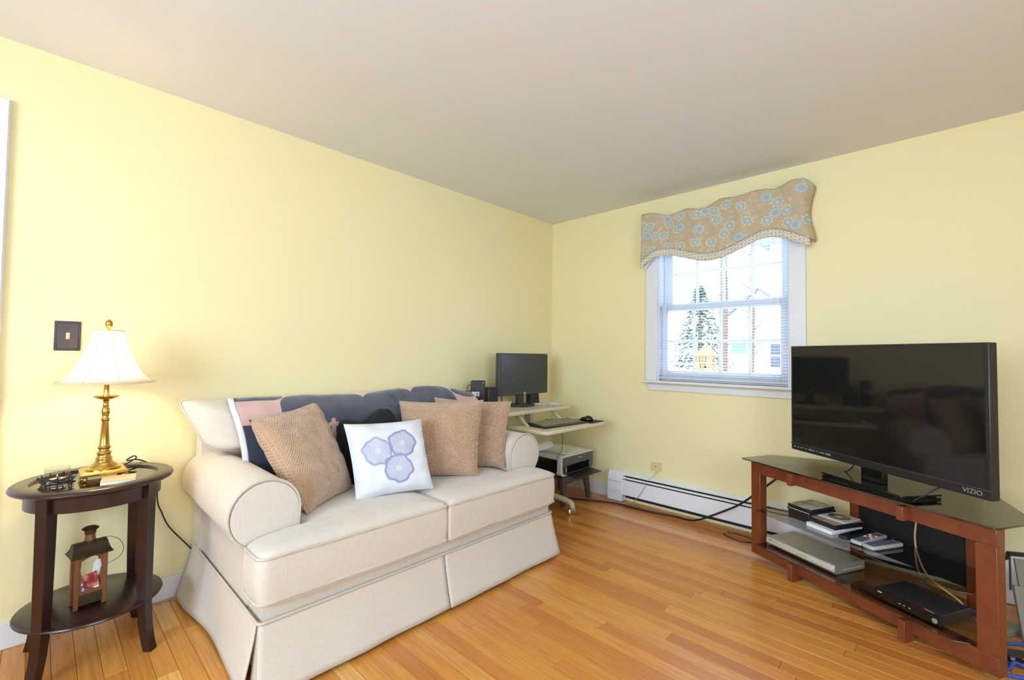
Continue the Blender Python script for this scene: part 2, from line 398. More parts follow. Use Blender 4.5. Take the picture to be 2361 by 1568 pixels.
def smooth_path(pts, k=8):                  # Catmull-Rom
    P = [Vector(p) for p in pts]; P = [P[0]*2-P[1]]+P+[P[-1]*2-P[-2]]; out = []
    for i in range(1, len(P)-2):
        for j in range(k):
            t = j/k; a, b, c, d = P[i-1:i+3]
            out.append(.5*((2*b)+(c-a)*t+(2*a-5*b+4*c-d)*t*t+(3*b-a-3*c+d)*t**3))
    out.append(P[-2]); return [tuple(q) for q in out]
def text(name, s, size, m, parent, mtx, depth=.0004):
    cu = bpy.data.curves.new(name, 'FONT'); cu.body = s; cu.size = size; cu.extrude = depth; cu.align_x = 'CENTER'; cu.align_y = 'CENTER'
    t = bpy.data.objects.new(name+'_tmp', cu); COL.objects.link(t)
    bpy.context.view_layer.update()
    me = bpy.data.meshes.new_from_object(t.evaluated_get(bpy.context.evaluated_depsgraph_get())); bpy.data.objects.remove(t, do_unlink=True)
    me.materials.clear(); me.materials.append(MATS[m]); me.transform(mtx)
    o = bpy.data.objects.new(name, me); COL.objects.link(o); o.parent = parent; return o
def axes(o, ex, ey, ez):                     # matrix from origin and axes
    M = Matrix.Identity(4)
    for i, e in enumerate((ex, ey, ez)):
        for j in range(3): M[j][i] = e[j]
    for j in range(3): M[j][3] = o[j]
    return M
def cable(name, pts, r, m, label, cat='cable', k=8):
    return tag(G().tube(smooth_path(pts, k), r, 8).build(name, m, smooth=60), label, cat)

def cord_part(parent, name, pts, r, m):      # a cord given in room coordinates, built under its thing
    M = (Matrix.Translation(parent.location) @ Matrix.Rotation(parent.rotation_euler.z, 4, 'Z')).inverted()
    return G().tube([tuple(M @ Vector(p)) for p in smooth_path(pts, 8)], r, 8).build(name, m, parent, smooth=60)

# ------------------------------------------------------------------ room shell
H = 2.44; X1, Y0 = 4.2, -5.3
def wall_with_hole(name, ax, at, th, lo, hi, holes):
    # wall plane across axis ax at coordinate `at`, thickness th outward; holes = (a0,a1,z0,z1)
    g = G()
    def bx(a0, a1, z0, z1):
        if ax == 'y': g.box((a0, min(at, at+th), z0), (a1, max(at, at+th), z1))
        else: g.box((min(at, at+th), a0, z0), (max(at, at+th), a1, z1))
    cur = lo
    for a0, a1, z0, z1 in sorted(holes):
        bx(cur, a0, 0, H); bx(a0, a1, 0, z0); bx(a0, a1, z1, H); cur = a1
    bx(cur, hi, 0, H)
    return struct(g.build(name, 'wall_yellow'))
WX0, WX1, WZ0, WZ1 = 1.0705, 1.983, .998, 2.12
wall_with_hole('wall_back', 'y', 0, .16, -.15, X1+.15, [(WX0, WX1, WZ0, WZ1)])
DY1, DY0 = -3.56, -4.36
wall_with_hole('wall_left', 'x', 0, -.15, Y0-.15, 0, [(DY0, DY1, 0.0, 2.12)])
wall_with_hole('wall_right', 'x', X1, .15, Y0-.15, 0, [(-3.85, -2.15, .9, 2.1)])
wall_with_hole('wall_front', 'y', Y0, -.15, 0, X1, [(1.25, 3.15, .9, 2.1)])
struct(box((-.15, Y0-.15, H), (X1+.15, .16, H+.12)).build('ceiling', 'ceiling_white'))
fl_ = G().box((-.15, Y0-.15, -.12), (X1+.15, .16, -.014)); fl_ = struct(fl_.build('floor', 'stool_wood'))
PX1, PY0 = 3.25, -3.78
g = G(); g.box((PX1, Y0, -.014), (X1, 0, 0)); g.box((0, Y0, -.014), (PX1, PY0, 0)); g.build('floorboards', 'oak_floor', fl_, kind='stuff')
# oak strip floor, one object for each plank
PW = .0665; rows = int(round(-PY0/PW)); PW = -PY0/rows
for i in range(rows):
    y1 = -i*PW; y0 = y1-PW; x = 0.0; first = True
    while x < PX1-1e-6:
        L = random.uniform(.25, .95) if first else random.uniform(.5, 1.65)
        first = False
        x2 = x+L
        if PX1-x2 < .25: x2 = PX1
        c, e = .0005, .0014
        g = G(); zt, zb = 0.0, -.014; a, b = x+c-(x+x2)/2, x2-c-(x+x2)/2; p, q = c-PW/2, PW/2-c
        g.add([(a, p, zb), (b, p, zb), (b, q, zb), (a, q, zb), (a, p, zt-.001), (b, p, zt-.001), (b, q, zt-.001), (a, q, zt-.001),
               (a+e*.4, p+e*.4, zt), (b-e*.4, p+e*.4, zt), (b-e*.4, q-e*.4, zt), (a+e*.4, q-e*.4, zt)],
              [(0, 3, 2, 1), (0, 1, 5, 4), (1, 2, 6, 5), (2, 3, 7, 6), (3, 0, 4, 7), (4, 5, 9, 8), (5, 6, 10, 9), (6, 7, 11, 10), (7, 4, 8, 11), (8, 9, 10, 11)])
        o = g.build('plank', 'oak_plank', fl_); o.location = ((x+x2)/2, (y0+y1)/2, random.uniform(-.0004, 0)); x = x2
# baseboards
def baseboard(name, a, b): return struct(box(a, b).build(name, 'trim_white', bevel=.003))
baseboard('baseboard_left', (0, -3.488, 0), (.014, 0, .105)); baseboard('baseboard_back', (.014, -.014, 0), (.668, 0, .105))
baseboard('baseboard_right', (X1-.014, Y0, 0), (X1, 0, .105)); baseboard('baseboard_front', (0, Y0, 0), (X1-.014, Y0+.014, .105))
# door in the left wall
t = struct(box((-.09, DY0, 0), (-.05, DY1, 2.12)).build('door_1', 'trim_white', bevel=.003))
for z0, z1 in ((.2, .95), (1.1, 1.95)):
    for y0, y1 in ((DY0+.1, DY0+.36), (DY0+.44, DY0+.7)): box((-.052, y0, z0), (-.042, y1, z1)).build('panel', 'trim_white', t, bevel=.006)
G().lathe([(.001, 0), (.012, 0), (.012, .03), (.026, .045), (.024, .065), (.001, .07)], n=16).build('door_knob', 'antique_brass', t, 40).matrix_local = Matrix.Translation((-.045, DY1-.08, .95)) @ Matrix.Rotation(R(90), 4, 'Y')
g = struct(G().box((0, DY1, 0), (.018, -3.49, 2.19)).build('trim_1', 'trim_white', bevel=.003))
box((.018, -3.512, 0), (.026, -3.494, 2.185)).build('back_band', 'trim_white', g, bevel=.003)
g = struct(G().box((0, DY0-.07, 2.12), (.018, DY1, 2.19)).box((0, DY0-.07, 0), (.018, DY0, 2.12)).build('trim_2', 'trim_white', bevel=.003))

# ------------------------------------------------------------------ windows
def window(name, ax, c0, c1, z0, z1, at, out):
    """plain double hung window, invented for the unseen walls behind the camera"""
    g = G()
    def bx(a0, a1, b0, b1, d0, d1):
        lo, hi = sorted((at+out*d0, at+out*d1))
        if ax == 'y': g.box((a0, lo, b0), (a1, hi, b1))
        else: g.box((lo, a0, b0), (hi, a1, b1))
    for a0, a1, b0, b1 in ((c0, c0+.05, z0, z1), (c1-.05, c1, z0, z1), (c0, c1, z0, z0+.06), (c0, c1, z1-.06, z1), (c0, c1, (z0+z1)/2-.025, (z0+z1)/2+.025)): bx(a0, a1, b0, b1, .05, .10)
    for a0, a1, b0, b1 in ((c0-.09, c0, z0-.09, z1+.09), (c1, c1+.09, z0-.09, z1+.09), (c0, c1, z1, z1+.09), (c0, c1, z0-.09, z0)): bx(a0, a1, b0, b1, -.018, 0)
    return struct(g.build(name, 'vinyl_white'))
window('added_window_right', 'x', -3.85, -2.15, .9, 2.1, X1, 1); window('added_window_front', 'y', 1.25, 3.15, .9, 2.1, Y0, -1)  # both unseen, added as openings for the fill lamps
# the window in view
win = struct(G().box((.9765, -.02, WZ0), (WX0, 0, 2.2)).box((WX1, -.02, WZ0), (2.077, 0, 2.2)).box((.9765, -.02, WZ1), (2.077, 0, 2.2)).build('window_1', 'trim_white', bevel=.003))
g = G().prism([(.985, .966), (2.068, .966), (2.048, .921), (1.005, .921)], 'y', -.018, 0); g.build('apron', 'trim_white', win, bevel=.003)
box((.962, -.055, .978), (2.092, .05, .998)).build('stool', 'trim_white', win, bevel=.006, seg=3)
g = G().box((WX0, 0, WZ0), (WX0+.012, .16, WZ1)).box((WX1-.012, 0, WZ0), (WX1, .16, WZ1)).box((WX0, 0, WZ1-.012), (WX1, .16, WZ1)).box((WX0, .05, WZ0), (WX1, .16, WZ0+.02)); g.build('jamb', 'vinyl_white', win)
def sash(x0, x1, gx0, gx1, gz0, gz1, zb, zt, y, vx, hz):
    g = G()
    g.box((x0, y-.018, zb), (gx0, y+.018, zt)).box((gx1, y-.018, zb), (x1, y+.018, zt)).box((gx0, y-.018, zb), (gx1, y+.018, gz0)).box((gx0, y-.018, gz1), (gx1, y+.018, zt))
    s = g.build('sash', 'vinyl_white', win, bevel=.004)
    for xx in vx: box((xx-.010, y-.004, gz0), (xx+.010, y+.004, gz1)).build('muntin', 'vinyl_white', s)
    box((gx0, y-.0032, hz-.010), (gx1, y+.0032, hz+.010)).build('muntin', 'vinyl_white', s)
    xs = [gx0]+list(vx)+[gx1]; zs = [gz0, hz, gz1]
    for a, b in zip(xs, xs[1:]):
        for c, d in zip(zs, zs[1:]): box((a, y+.005, c), (b, y+.008, d)).build('pane', 'window_glass', s)
sash(1.083, 1.971, 1.133, 1.918, 1.077, 1.541, 1.018, 1.597, .065, (1.333, 1.529, 1.724), 1.307)
sash(1.083, 1.971, 1.155, 1.917, 1.60, 2.06, 1.56, 2.10, .108, (1.342, 1.536, 1.733), 1.843)
# mini blind
bl = thing('window_blind', 'white mini blind of thin slats lowered in the window', 'blind', (1.527, .022, 1.0))
BW = .444
box((-BW, -.014, 1.085), (BW, .014, 1.115)).build('head_rail', 'vinyl_white', bl, bevel=.003)
box((-BW, -.012, .012), (BW, .012, .024)).build('bottom_rail', 'vinyl_white', bl, bevel=.004)
sg = G().grid(lambda u, v: (-BW+2*BW*u, -.0125+.025*v, .0018*(1-(2*v-1)**2)), 1, 4).build('slat', 'vinyl_white', bl, 60); sg.location = (0, 0, .04); sg.rotation_euler = (R(4), 0, 0)
for i in range(1, 51):
    o = sg.copy(); COL.objects.link(o); o.parent = bl; o.location = (0, 0, .04+i*.0208)
for xx in (-.36, 0, .36):
    G().tube([(xx, -.0135, .02), (xx, -.0135, 1.09)], .0008, 5).tube([(xx, .0135, .02), (xx, .0135, 1.09)], .0008, 5).build('ladder_cord', 'vinyl_white', bl)
G().tube([(-.39, -.022, .42), (-.39, -.022, 1.09)], .0035, 6).build('tilt_wand', 'vinyl_white', bl)

# valance
VT = [(.968, 2.303), (.984, 2.309), (1.03, 2.312), (1.084, 2.304), (1.14, 2.284), (1.193, 2.268), (1.263, 2.266), (1.30, 2.278), (1.343, 2.285), (1.39, 2.272), (1.431, 2.260), (1.47, 2.262), (1.505, 2.273), (1.55, 2.293), (1.587, 2.305), (1.64, 2.300), (1.69, 2.287), (1.743, 2.293), (1.808, 2.309), (1.87, 2.303), (1.923, 2.289), (1.966, 2.300), (2.025, 2.318), (2.082, 2.316), (2.113, 2.300), (2.142, 2.262)]
VB = [(.968, 1.918), (.98, 1.935), (1.02, 1.966), (1.06, 1.990), (1.097, 2.004), (1.15, 2.011), (1.217, 2.005), (1.332, 1.97), (1.39, 1.948), (1.441, 1.932), (1.49, 1.925), (1.545, 1.927), (1.60, 1.936), (1.645, 1.949), (1.741, 1.98), (1.79, 2.004), (1.833, 2.022), (1.87, 2.028), (1.91, 2.027), (1.964, 2.012), (2.047, 1.968), (2.118, 1.930), (2.145, 1.915)]
val = thing('window_valance', 'taupe floral valance with wavy hem hanging over the window', 'valance', (0, 0, 0))
X0v, X1v = .968, 2.138
def vy(x, v): return -.098-.018*v-.010*math.sin((x-.97)*19)*(1-.5*v)-.004*math.sin(x*41)
def v_front(u, v):
    x = X0v+(X1v-X0v)*u; zt, zb = interp(VT, x), interp(VB, x); z = zt+(zb-zt)*v
    dx = 0.0
    if u > .93: dx = (u-.93)/.07*(-.028*math.sin(math.pi*min(1, max(0, (v-.03)*1.15))))
    if u < .07: dx = (.07-u)/.07*(.006*math.sin(math.pi*v))
    back = max(0, (u-.955)/.045)**2*.07 + max(0, (.02-u)/.02)**2*.03
    return (x+dx, vy(x, v)+back, z)
G().grid(v_front, 110, 24).build('front_panel', 'valance_floral', val, 60, solid=.004)
def v_band(u, v):
    x = X0v+.008+(X1v-.02-X0v-.008)*u; zb = interp(VB, x); return (x, vy(x, 1)+.008, zb+.012-.066*v)
G().grid(v_band, 90, 3).build('trim_band', 'valance_band', val, 60, solid=.003)
def v_lin(u, v):
    x = X0v+.012+(X1v-X0v-.11)*u; zt, zb = interp(VT, x)-.02, interp(VB, x)-.045-.028*max(0, (.10-u)/.10); return (x, vy(x, v)+.016+.05*max(0, (.12-u)/.12), zt+(zb-zt)*v)
G().grid(v_lin, 60, 8).build('lining', 'lining_white', val, 60, solid=.002)
for uu, sg_ in ((0.0, 1), (1.0, -1)):
    def v_ret(u, v):
        p = Vector(v_front(uu, v)); q = Vector((p.x+sg_*.006, -.006, p.z)); return tuple(p+(q-p)*u)
    G().grid(v_ret, 6, 14).build('side_return', 'valance_floral', val, 60, solid=.004)
G().tube([(X0v+.01, -.065, 2.235), (X1v-.03, -.065, 2.235)], .008, 10).build('rod', 'vinyl_white', val, 60)
for xx in (1.0, 2.06): box((xx-.012, -.07, 2.222), (xx+.012, -.0005, 2.246)).build('bracket', 'vinyl_white', val)

# ------------------------------------------------------------------ baseboard heater
ht = thing('baseboard_heater', 'long white metal baseboard heater along the window wall', 'heater', (.668, 0, 0))
HL = 2.45
box((.02, -.012, .02), (HL, 0, .236)).build('back_plate', 'heater_white', ht)
G().prism([(-.012, .236), (-.012, .228), (-.048, .212), (-.050, .217)], 'x', .10, HL).build('top_lip', 'heater_white', ht)
G().prism([(-.058, .203), (-.058, .194), (-.066, .190), (-.067, .199)], 'x', .10, HL).build('damper', 'heater_white', ht)
box((.10, -.072, .062), (HL, -.066, .182)).build('front_cover', 'heater_white', ht, bevel=.002)
box((.10, -.016, .024), (HL-.33, -.012, .226)).build('slot_shade', 'heater_slot_shade', ht)  # dark sheet painted in as the shade behind the slots
g = G().tube([(.10, -.038, .115), (HL-.3, -.038, .115)], .011, 10)
for k in range(196): g.box((.14+k*.0102, -.062, .085), (.1408+k*.0102, -.017, .150))
g.build('fin_element', 'heater_fin', ht)
ep = rpoly([(0, .004), (-.078, .004), (-.078, .19), (-.045, .240), (0, .240)], [0, .004, .05, .03, 0], 6)
G().prism(ep, 'x', 0, .132).build('end_cap', 'heater_white', ht, bevel=.002)
G().prism(ep, 'x', HL-.34, HL).build('end_cap', 'heater_white', ht, bevel=.002)
box((.001, -.0795, .062), (.131, -.077, .092)).build('cap_band', 'trim_white', ht); box((.001, -.0795, .160), (.131, -.0775, .163)).build('cap_seam', 'cable_grey', ht)

# phone jack and light switch
pj = thing('phone_jack', 'small cream phone jack plate above the heater', 'wall plate', (1.068, -.0005, .323))
box((-.038, -.022, -.033), (.038, 0, .033)).build('plate', 'ivory', pj, bevel=.005, seg=3)
G().lathe([(.0001, 0), (.006, 0), (.006, .003), (.0001, .003)], n=12).build('screw', 'silver', pj).matrix_local = Matrix.Translation((0, -.0215, .003)) @ Matrix.Rotation(R(90), 4, 'X')
sw = thing('light_switch', 'dark bronze light switch plate with cream toggle behind the lamp', 'light switch', (.0005, -3.30, 1.247))
box((0, -.041, -.063), (.005, .041, .063)).build('plate', 'bronze', sw, bevel=.003)
box((.005, -.034, -.056), (.009, .034, .056)).build('raised_panel', 'bronze', sw, bevel=.003)
G().prism([(.009, -.014), (.009, .014), (.021, .012), (.022, .005)], 'y', -.006, .006).build('toggle', 'ivory', sw)
for z in (-.03, .03):
    G().lathe([(.0001, 0), (.0035, 0), (.003, .002), (.0001, .002)], n=10).build('screw', 'bronze', sw).matrix_local = Matrix.Translation((.009, 0, z)) @ Matrix.Rotation(R(90), 4, 'Y')

# ------------------------------------------------------------------ loveseat
sofa = thing('loveseat', 'beige linen skirted loveseat with rolled arms', 'sofa', (0, -2.03, 0))
LF, PF = 'sofa_linen', 'sofa_piping'
G().prism(rpoly([(.05, .05), (.985, .05), (.985, .305), (.05, .305)], [.01, .01, .03, .01]), 'y', -.785, .785).build('base', LF, sofa, 40)
G().prism(rpoly([(.03, .06), (.17, .06), (.13, .85), (.03, .85)], [.01, .01, .04, .04]), 'y', -.80, .80).build('back_frame', LF, sofa, 40)
def arm_profile(s):
    cy, cz, r = .735, .572, .128; pts = []
    for k in range(29):
        a = R(-12+ (238+12)*k/28); pts.append((cy-(-1)*0+r*-math.cos(a)*-1*0+ (r*math.cos(a)*-1), cz+r*math.sin(a)))
    # inner side first (toward the seat), over the top, tuck under outside
    pts = [(.612, .24), (.612, .50)]+[(cy-r*math.cos(R(-5+238*k/28)), cz+r*math.sin(R(-5+238*k/28))) for k in range(29)]+[(.792, .455), (.790, .24)]
    return [(s*y, z) for y, z in pts]
for s in (-1, 1):
    pr = arm_profile(s)
    if s < 0: pr = pr[::-1]
    rr = []
    for k, x in enumerate((.06, .07, .75, .822, .83)):
        sc = (.97, 1, 1, 1, .985)[k]; cy, cz = s*.71, .45
        rr.append([(x, cy+(y-cy)*sc, cz+(z-cz)*sc) for y, z in pr])
    a = G().rings(rr).build('arm', LF, sofa, 42, fixn=True)
    pan = [(y, z) for y, z in arm_profile(s)]
    cy, cz = s*.715, .52
    inner = [(cy+(y-cy)*.955, cz+(z-cz)*.955) for y, z in pan]
    if s < 0: inner = inner[::-1]
    G().rings([[(.828, y, z) for y, z in inner], [(.838, cy+(y-cy)*.99, cz+(z-cz)*.99) for y, z in inner], [(.842, cy+(y-cy)*.6, cz+(z-cz)*.6) for y, z in inner]]).build('arm_panel', LF, a, 50, fixn=True)
    G().tube([(.834, y, z) for y, z in arm_profile(s)[1:-1]], .0055, 8).build('piping', PF, a, 60)
def wav(p, amp, sc, sd=0.): return amp*noise.noise(Vector((p[0]*sc+sd, p[1]*sc, p[2]*sc)))
# seat cushions, T shaped
for s in (-1, 1):
    out = [(.29, s*.004), (.29, s*.605), (.848, s*.605), (.848, s*.812), (1.022, s*.812), (1.022, s*.004)]
    ol = resample(rpoly(out, [.02, .03, .012, .03, .045, .02], 6), .02)
    if s < 0: ol = ol[::-1]
    c = (.90, s*.32)
    def ring(t, z, push=0.0):
        r_ = []
        for x, y in ol:
            px, py = c[0]+(x-c[0])*t, c[1]+(y-c[1])*t
            r_.append((px, py, z+wav((px, py, z), .006, 6, s*3)))
        return r_
    rg = [ring(.5, .302), ring(.96, .303), ring(.99, .31), ring(1.0, .322), ring(1.014, .36), ring(1.018, .40), ring(1.012, .44), ring(1.0, .470), ring(.985, .482), ring(.95, .492), ring(.88, .500), ring(.75, .508), ring(.55, .513), ring(.3, .516), ring(.08, .517)]
    q = G().rings(rg).build('seat_cushion', LF, sofa, 50, fixn=True)
    G().tube(ring(1.004, .474), .0055, 6, True).build('piping', PF, q, 60); G().tube(ring(1.004, .318), .0055, 6, True).build('piping', PF, q, 60)
# back cushions
BCL = [(-.905, .962), (-.80, .735), (-.60, .70), (-.60, .49), (-.004, .49), (-.004, .930), (-.10, .938), (-.35, .942), (-.6, .948)]
BCR = [(.004, .49), (.60, .49), (.60, .70), (.83, .72), (.865, .85), (.74, .918), (.55, .950), (.30, .952), (.10, .942), (.004, .930)]
def edge_x(z): return .19+(.95-z)*.24
for nm, out, c in (('l', BCL, (-.40, .76)), ('r', BCR, (.42, .76))):
    ol = resample(rpoly(out, [.03 if i in (0, 3, 4) else .05 for i in range(len(out))], 5), .025)
    th = .105; rg = []
    def ring(t, side):
        r_ = []
        for y, z in ol:
            py, pz = c[0]+(y-c[0])*t, c[1]+(z-c[1])*t
            d = side*th*(max(0, 1-t**2.6))**.62
            r_.append((edge_x(pz)+d+wav((d, py, pz), .012, 9, 5)*(1 if t < 1 else .4), py, pz))
        return r_
    ts = [.06, .3, .5, .65, .78, .88, .94, .98]
    rg = [ring(t, -1) for t in ts]+[ring(1.0, 0)]+[ring(t, 1) for t in ts[::-1]]
    q = G().rings(rg).build('back_cushion', LF, sofa, 60, fixn=True)
    G().tube(ring(1.005, 0), .005, 6, True).build('piping', PF, q, 60)
# skirt
def sk_front(y0, y1, ed0, ed1):
    def fn(u, v):
        y = y0+(y1-y0)*u; z = .247-.232*v
        fl = .056*v**1.25+.0025*math.sin(u*7+y0*9)*v+.002*math.sin(u*17)*v*v
        return (.993+fl, y+(ed0*(1-u)**3+ed1*u**3)*v, z)
    return fn
for a, b, e0, e1 in ((-.800, -.002, -.018, 0.), (.002, .800, 0., .02)):
    G().grid(sk_front(a, b, e0, e1), 40, 10).build('skirt_panel', LF, sofa, 60, solid=.006)
for s in (-1, 1):
    def fn(u, v):
        x = .035+(.972-.035)*u; z = .247-.232*v
        return (x+.010*v*(u-.2), s*(.800+.052*v**1.2*(.85+.35*math.cos(u*5.2))+.004*math.sin(u*11)*v), z)
    G().grid(fn, 36, 10).build('skirt_panel', LF, sofa, 60, solid=.006)
    G().grid(lambda u, v: (.962+.020*u+.018*v*u, s*(.795-.006*u+.018*v*(1-u)), .245-.225*v), 4, 6).build('corner_pleat', LF, sofa, 60, solid=.005)
G().tube([(.03, -.803, .248), (.985, -.803, .248), (.998, -.797, .248), (.999, -.78, .248), (.999, .78, .248), (.998, .797, .248), (.985, .803, .248), (.03, .803, .248)], .0055, 8).build('skirt_piping', PF, sofa, 60)
for x in (.1, .9):
    for y in (-.72, .72): G().lathe([(.02, 0), (.025, .06)], (x, y, 0), 12).build('leg', 'espresso_wood', sofa)

# ------------------------------------------------------------------ blanket and cushions on the sofa
bk = thing('throw_blanket', 'navy and pink printed fleece throw draped over the sofa back', 'blanket', (0, 0, 0))
BP = [(.115, .78), (.118, .86), (.125, .915), (.155, .948), (.20, .962), (.245, .955), (.285, .928), (.325, .885), (.352, .82), (.372, .75), (.392, .66), (.408, .58), (.418, .525)]
BPs = smooth_path([(x, 0, z) for x, z in BP], 4)
def drape(u, v, off=0.0):
    k = v*(len(BPs)-1); i = min(int(k), len(BPs)-2); t = k-i; a, b = Vector(BPs[i]), Vector(BPs[i+1]); p = a+(b-a)*t; d = (b-a).normalized(); nrm = Vector((-d.z, 0, d.x)) if False else Vector((d.z*-1, 0, d.x))
    y = -2.722+1.50*u+.012*math.sin(v*9)*(1-u)
    dz = -.004-.010*math.exp(-((y+2.10)/.14)**2)+.012*math.exp(-((y+1.62)/.22)**2)-.052*max(0, (y+1.48)/.26)**1.3
    wv = .010*noise.noise(Vector((y*5, v*4, 1)))+.004*noise.noise(Vector((y*17, v*9, 3)))
    lift = .035*max(0, 1-abs(u)/.02)*max(0, v-.75) if u < .02 else 0
    return (p.x+.004+wv+off+lift, y, p.z+dz*max(0, 1-abs(v-.35)/.6)+wv*.6+abs(off)*.3)
G().grid(lambda u, v: drape(u, v), 110, 56).build('print_side', 'fleece_print', bk, 70, solid=.004)
G().grid(lambda u, v: drape(-.012+.016*u-.004*math.sin(v*7), .20+.80*v, -.003), 4, 44).build('sherpa_edge', 'sherpa_white', bk, 70, solid=.010)

def pillow(name, m, label, corners, th, bow=.07, n=26, group=None, piping=None, wr=.006, sd=0.0, pw=.55):
    BL, BR, TR, TL = [Vector(c) for c in corners]; c0 = (BL+BR+TR+TL)/4
    nrm = ((BR-BL).cross(TL-BL)).normalized()
    o = thing(name, label, 'pillow', tuple(c0), group=group)
    def P(u, v, side):
        a, b = 2*u-1, 2*v-1
        U = .5+(u-.5)*(1-bow*(1-b*b)); V = .5+(v-.5)*(1-bow*(1-a*a))
        p = (BL*(1-U)+BR*U)*(1-V)+(TL*(1-U)+TR*U)*V-c0
        d = th*(max(0, (1-a**4)*(1-b**4)))**pw
        w_ = wr*noise.noise(Vector((u*7+sd, v*7, side)))+wr*.8*noise.noise(Vector((u*3+v*9+sd, v*4, 2)))
        k = min(1, d/th*2)
        return p+nrm*(side*d+w_*k*1.5)
    g = G(); g.grid(lambda u, v: P(u, v, 1), n, n); g.build('front_cover', m, o, 70)
    h = G(); h.grid(lambda u, v: P(1-u, v, -1), n, n); h.build('back_cover', m, o, 70)
    if piping:
        e = [P(i/20, 0, 0) for i in range(20)]+[P(1, i/20, 0) for i in range(20)]+[P(1-i/20, 1, 0) for i in range(20)]+[P(0, 1-i/20, 0) for i in range(20)]
        G().tube([tuple(q) for q in e], .004, 6, True).build('piping', piping, o, 60)
    return o
pillow('throw_pillow', 'tan_corduroy', 'tan corduroy pillow tilted on its corner against the arm beside the lamp table', [(.775, -2.585, .508), (.575, -2.285, .515), (.47, -2.435, .945), (.47, -2.728, .885)], .075, .05, sd=1)
pillow('throw_pillow', 'tan_corduroy', 'tan corduroy pillow right behind the white embroidered one', [(.575, -1.995, .510), (.845, -1.690, .512), (.760, -1.575, .922), (.432, -1.936, .914)], .080, .06, sd=2)
pillow('throw_pillow', 'tan_corduroy', 'tan corduroy pillow wedged against the sofa arm next to the desk', [(.545, -1.725, .510), (.815, -1.450, .514), (.742, -1.318, .896), (.395, -1.660, .916)], .070, .07, sd=3)
pillow('embroidered_pillow', 'white_cotton', 'white square pillow embroidered with three pale blue flowers', [(.752, -2.355, .508), (.850, -1.990, .512), (.700, -1.968, .842), (.600, -2.350, .842)], .070, .05, sd=4, pw=.5)
# black plush cushion with two rounded lobes
pc = Vector((.50, -2.155, .69)); hl = thing('plush_pillow', 'fluffy black two-lobed plush pillow tucked behind the white pillow', 'pillow', tuple(pc))
PO = [(-.165, .08), (-.155, .135), (-.115, .150), (-.06, .138), (-.005, .140), (.03, .165), (.08, .192), (.125, .185), (.16, .15), (.17, .09), (.165, 0), (.15, -.10), (.10, -.17), (0, -.18), (-.10, -.17), (-.15, -.10), (-.168, 0)]
po = [(a, b) for a, b, _ in smooth_path([(a, b, 0) for a, b in PO+[PO[0]]], 6)][:-1]
def pring(t, side):
    r_ = []
    for a, b in po:
        y, z = a*t, b*t; d = side*.075*(max(0, 1-t**2.4))**.5
        crease = -.03*math.exp(-((y-.0)/.02)**2)*max(0, z/.15) if side > 0 else 0
        p = Vector((d+crease-z*.18, y, z)); f = 1+.0
        p += Vector((d, y, z)).normalized()*(.007*noise.noise(p*60)+.005*noise.noise(p*140)) if p.length > 0 else p*0
        r_.append(tuple(p))
    return r_
ts = [.05, .15, .25, .35, .45, .55, .63, .7, .77, .83, .88, .92, .95, .975, .99]
G().rings([pring(t, -1) for t in ts]+[pring(1, 0)]+[pring(t, 1) for t in ts[::-1]]).build('plush_body', 'black_plush', hl, 80, fixn=True)

# ------------------------------------------------------------------ round side table
TC = Vector((.25, -3.205, 0)); st = thing('side_table', 'round espresso side table with glass inset and lower shelf', 'table', tuple(TC))
E_ = 'espresso_wood'
G().lathe([(.188, .660), (.236, .660), (.243, .664), (.246, .670), (.243, .677), (.236, .682), (.192, .682), (.190, .680), (.188, .672)], n=72, cap=False).build('top_ring', E_, st, 40)
G().lathe([(.0005, .664), (.190, .664), (.190, .674), (.0005, .674)], n=64).build('glass_inset', 'table_glass', st, 40)
G().lathe([(.196, .600), (.204, .600), (.204, .661), (.196, .661)], n=64, cap=False).build('apron', E_, st, 40)
G().lathe([(.0005, .186), (.214, .186), (.220, .189), (.222, .193), (.220, .198), (.214, .201), (.0005, .201)], n=64).build('shelf', E_, st, 40)
for k in range(4):
    a = R(45+90*k); e, n_ = Vector((math.cos(a), math.sin(a), 0)), Vector((-math.sin(a), math.cos(a), 0)); rg = []
    for z, rad, d, wd in ((.660, .200, .040, .040), (.50, .200, .038, .039), (.30, .201, .036, .037), (.18, .203, .034, .035), (.10, .210, .032, .034), (.04, .221, .030, .033), (0, .232, .030, .033)):
        rg.append([tuple(e*(rad+i*d/2)+n_*(j*wd/2)+Vector((0, 0, z))) for i, j in ((-1, -1), (1, -1), (1, 1), (-1, 1))])
    G().rings(rg[::-1]).build('leg', E_, st, 30, fixn=True)

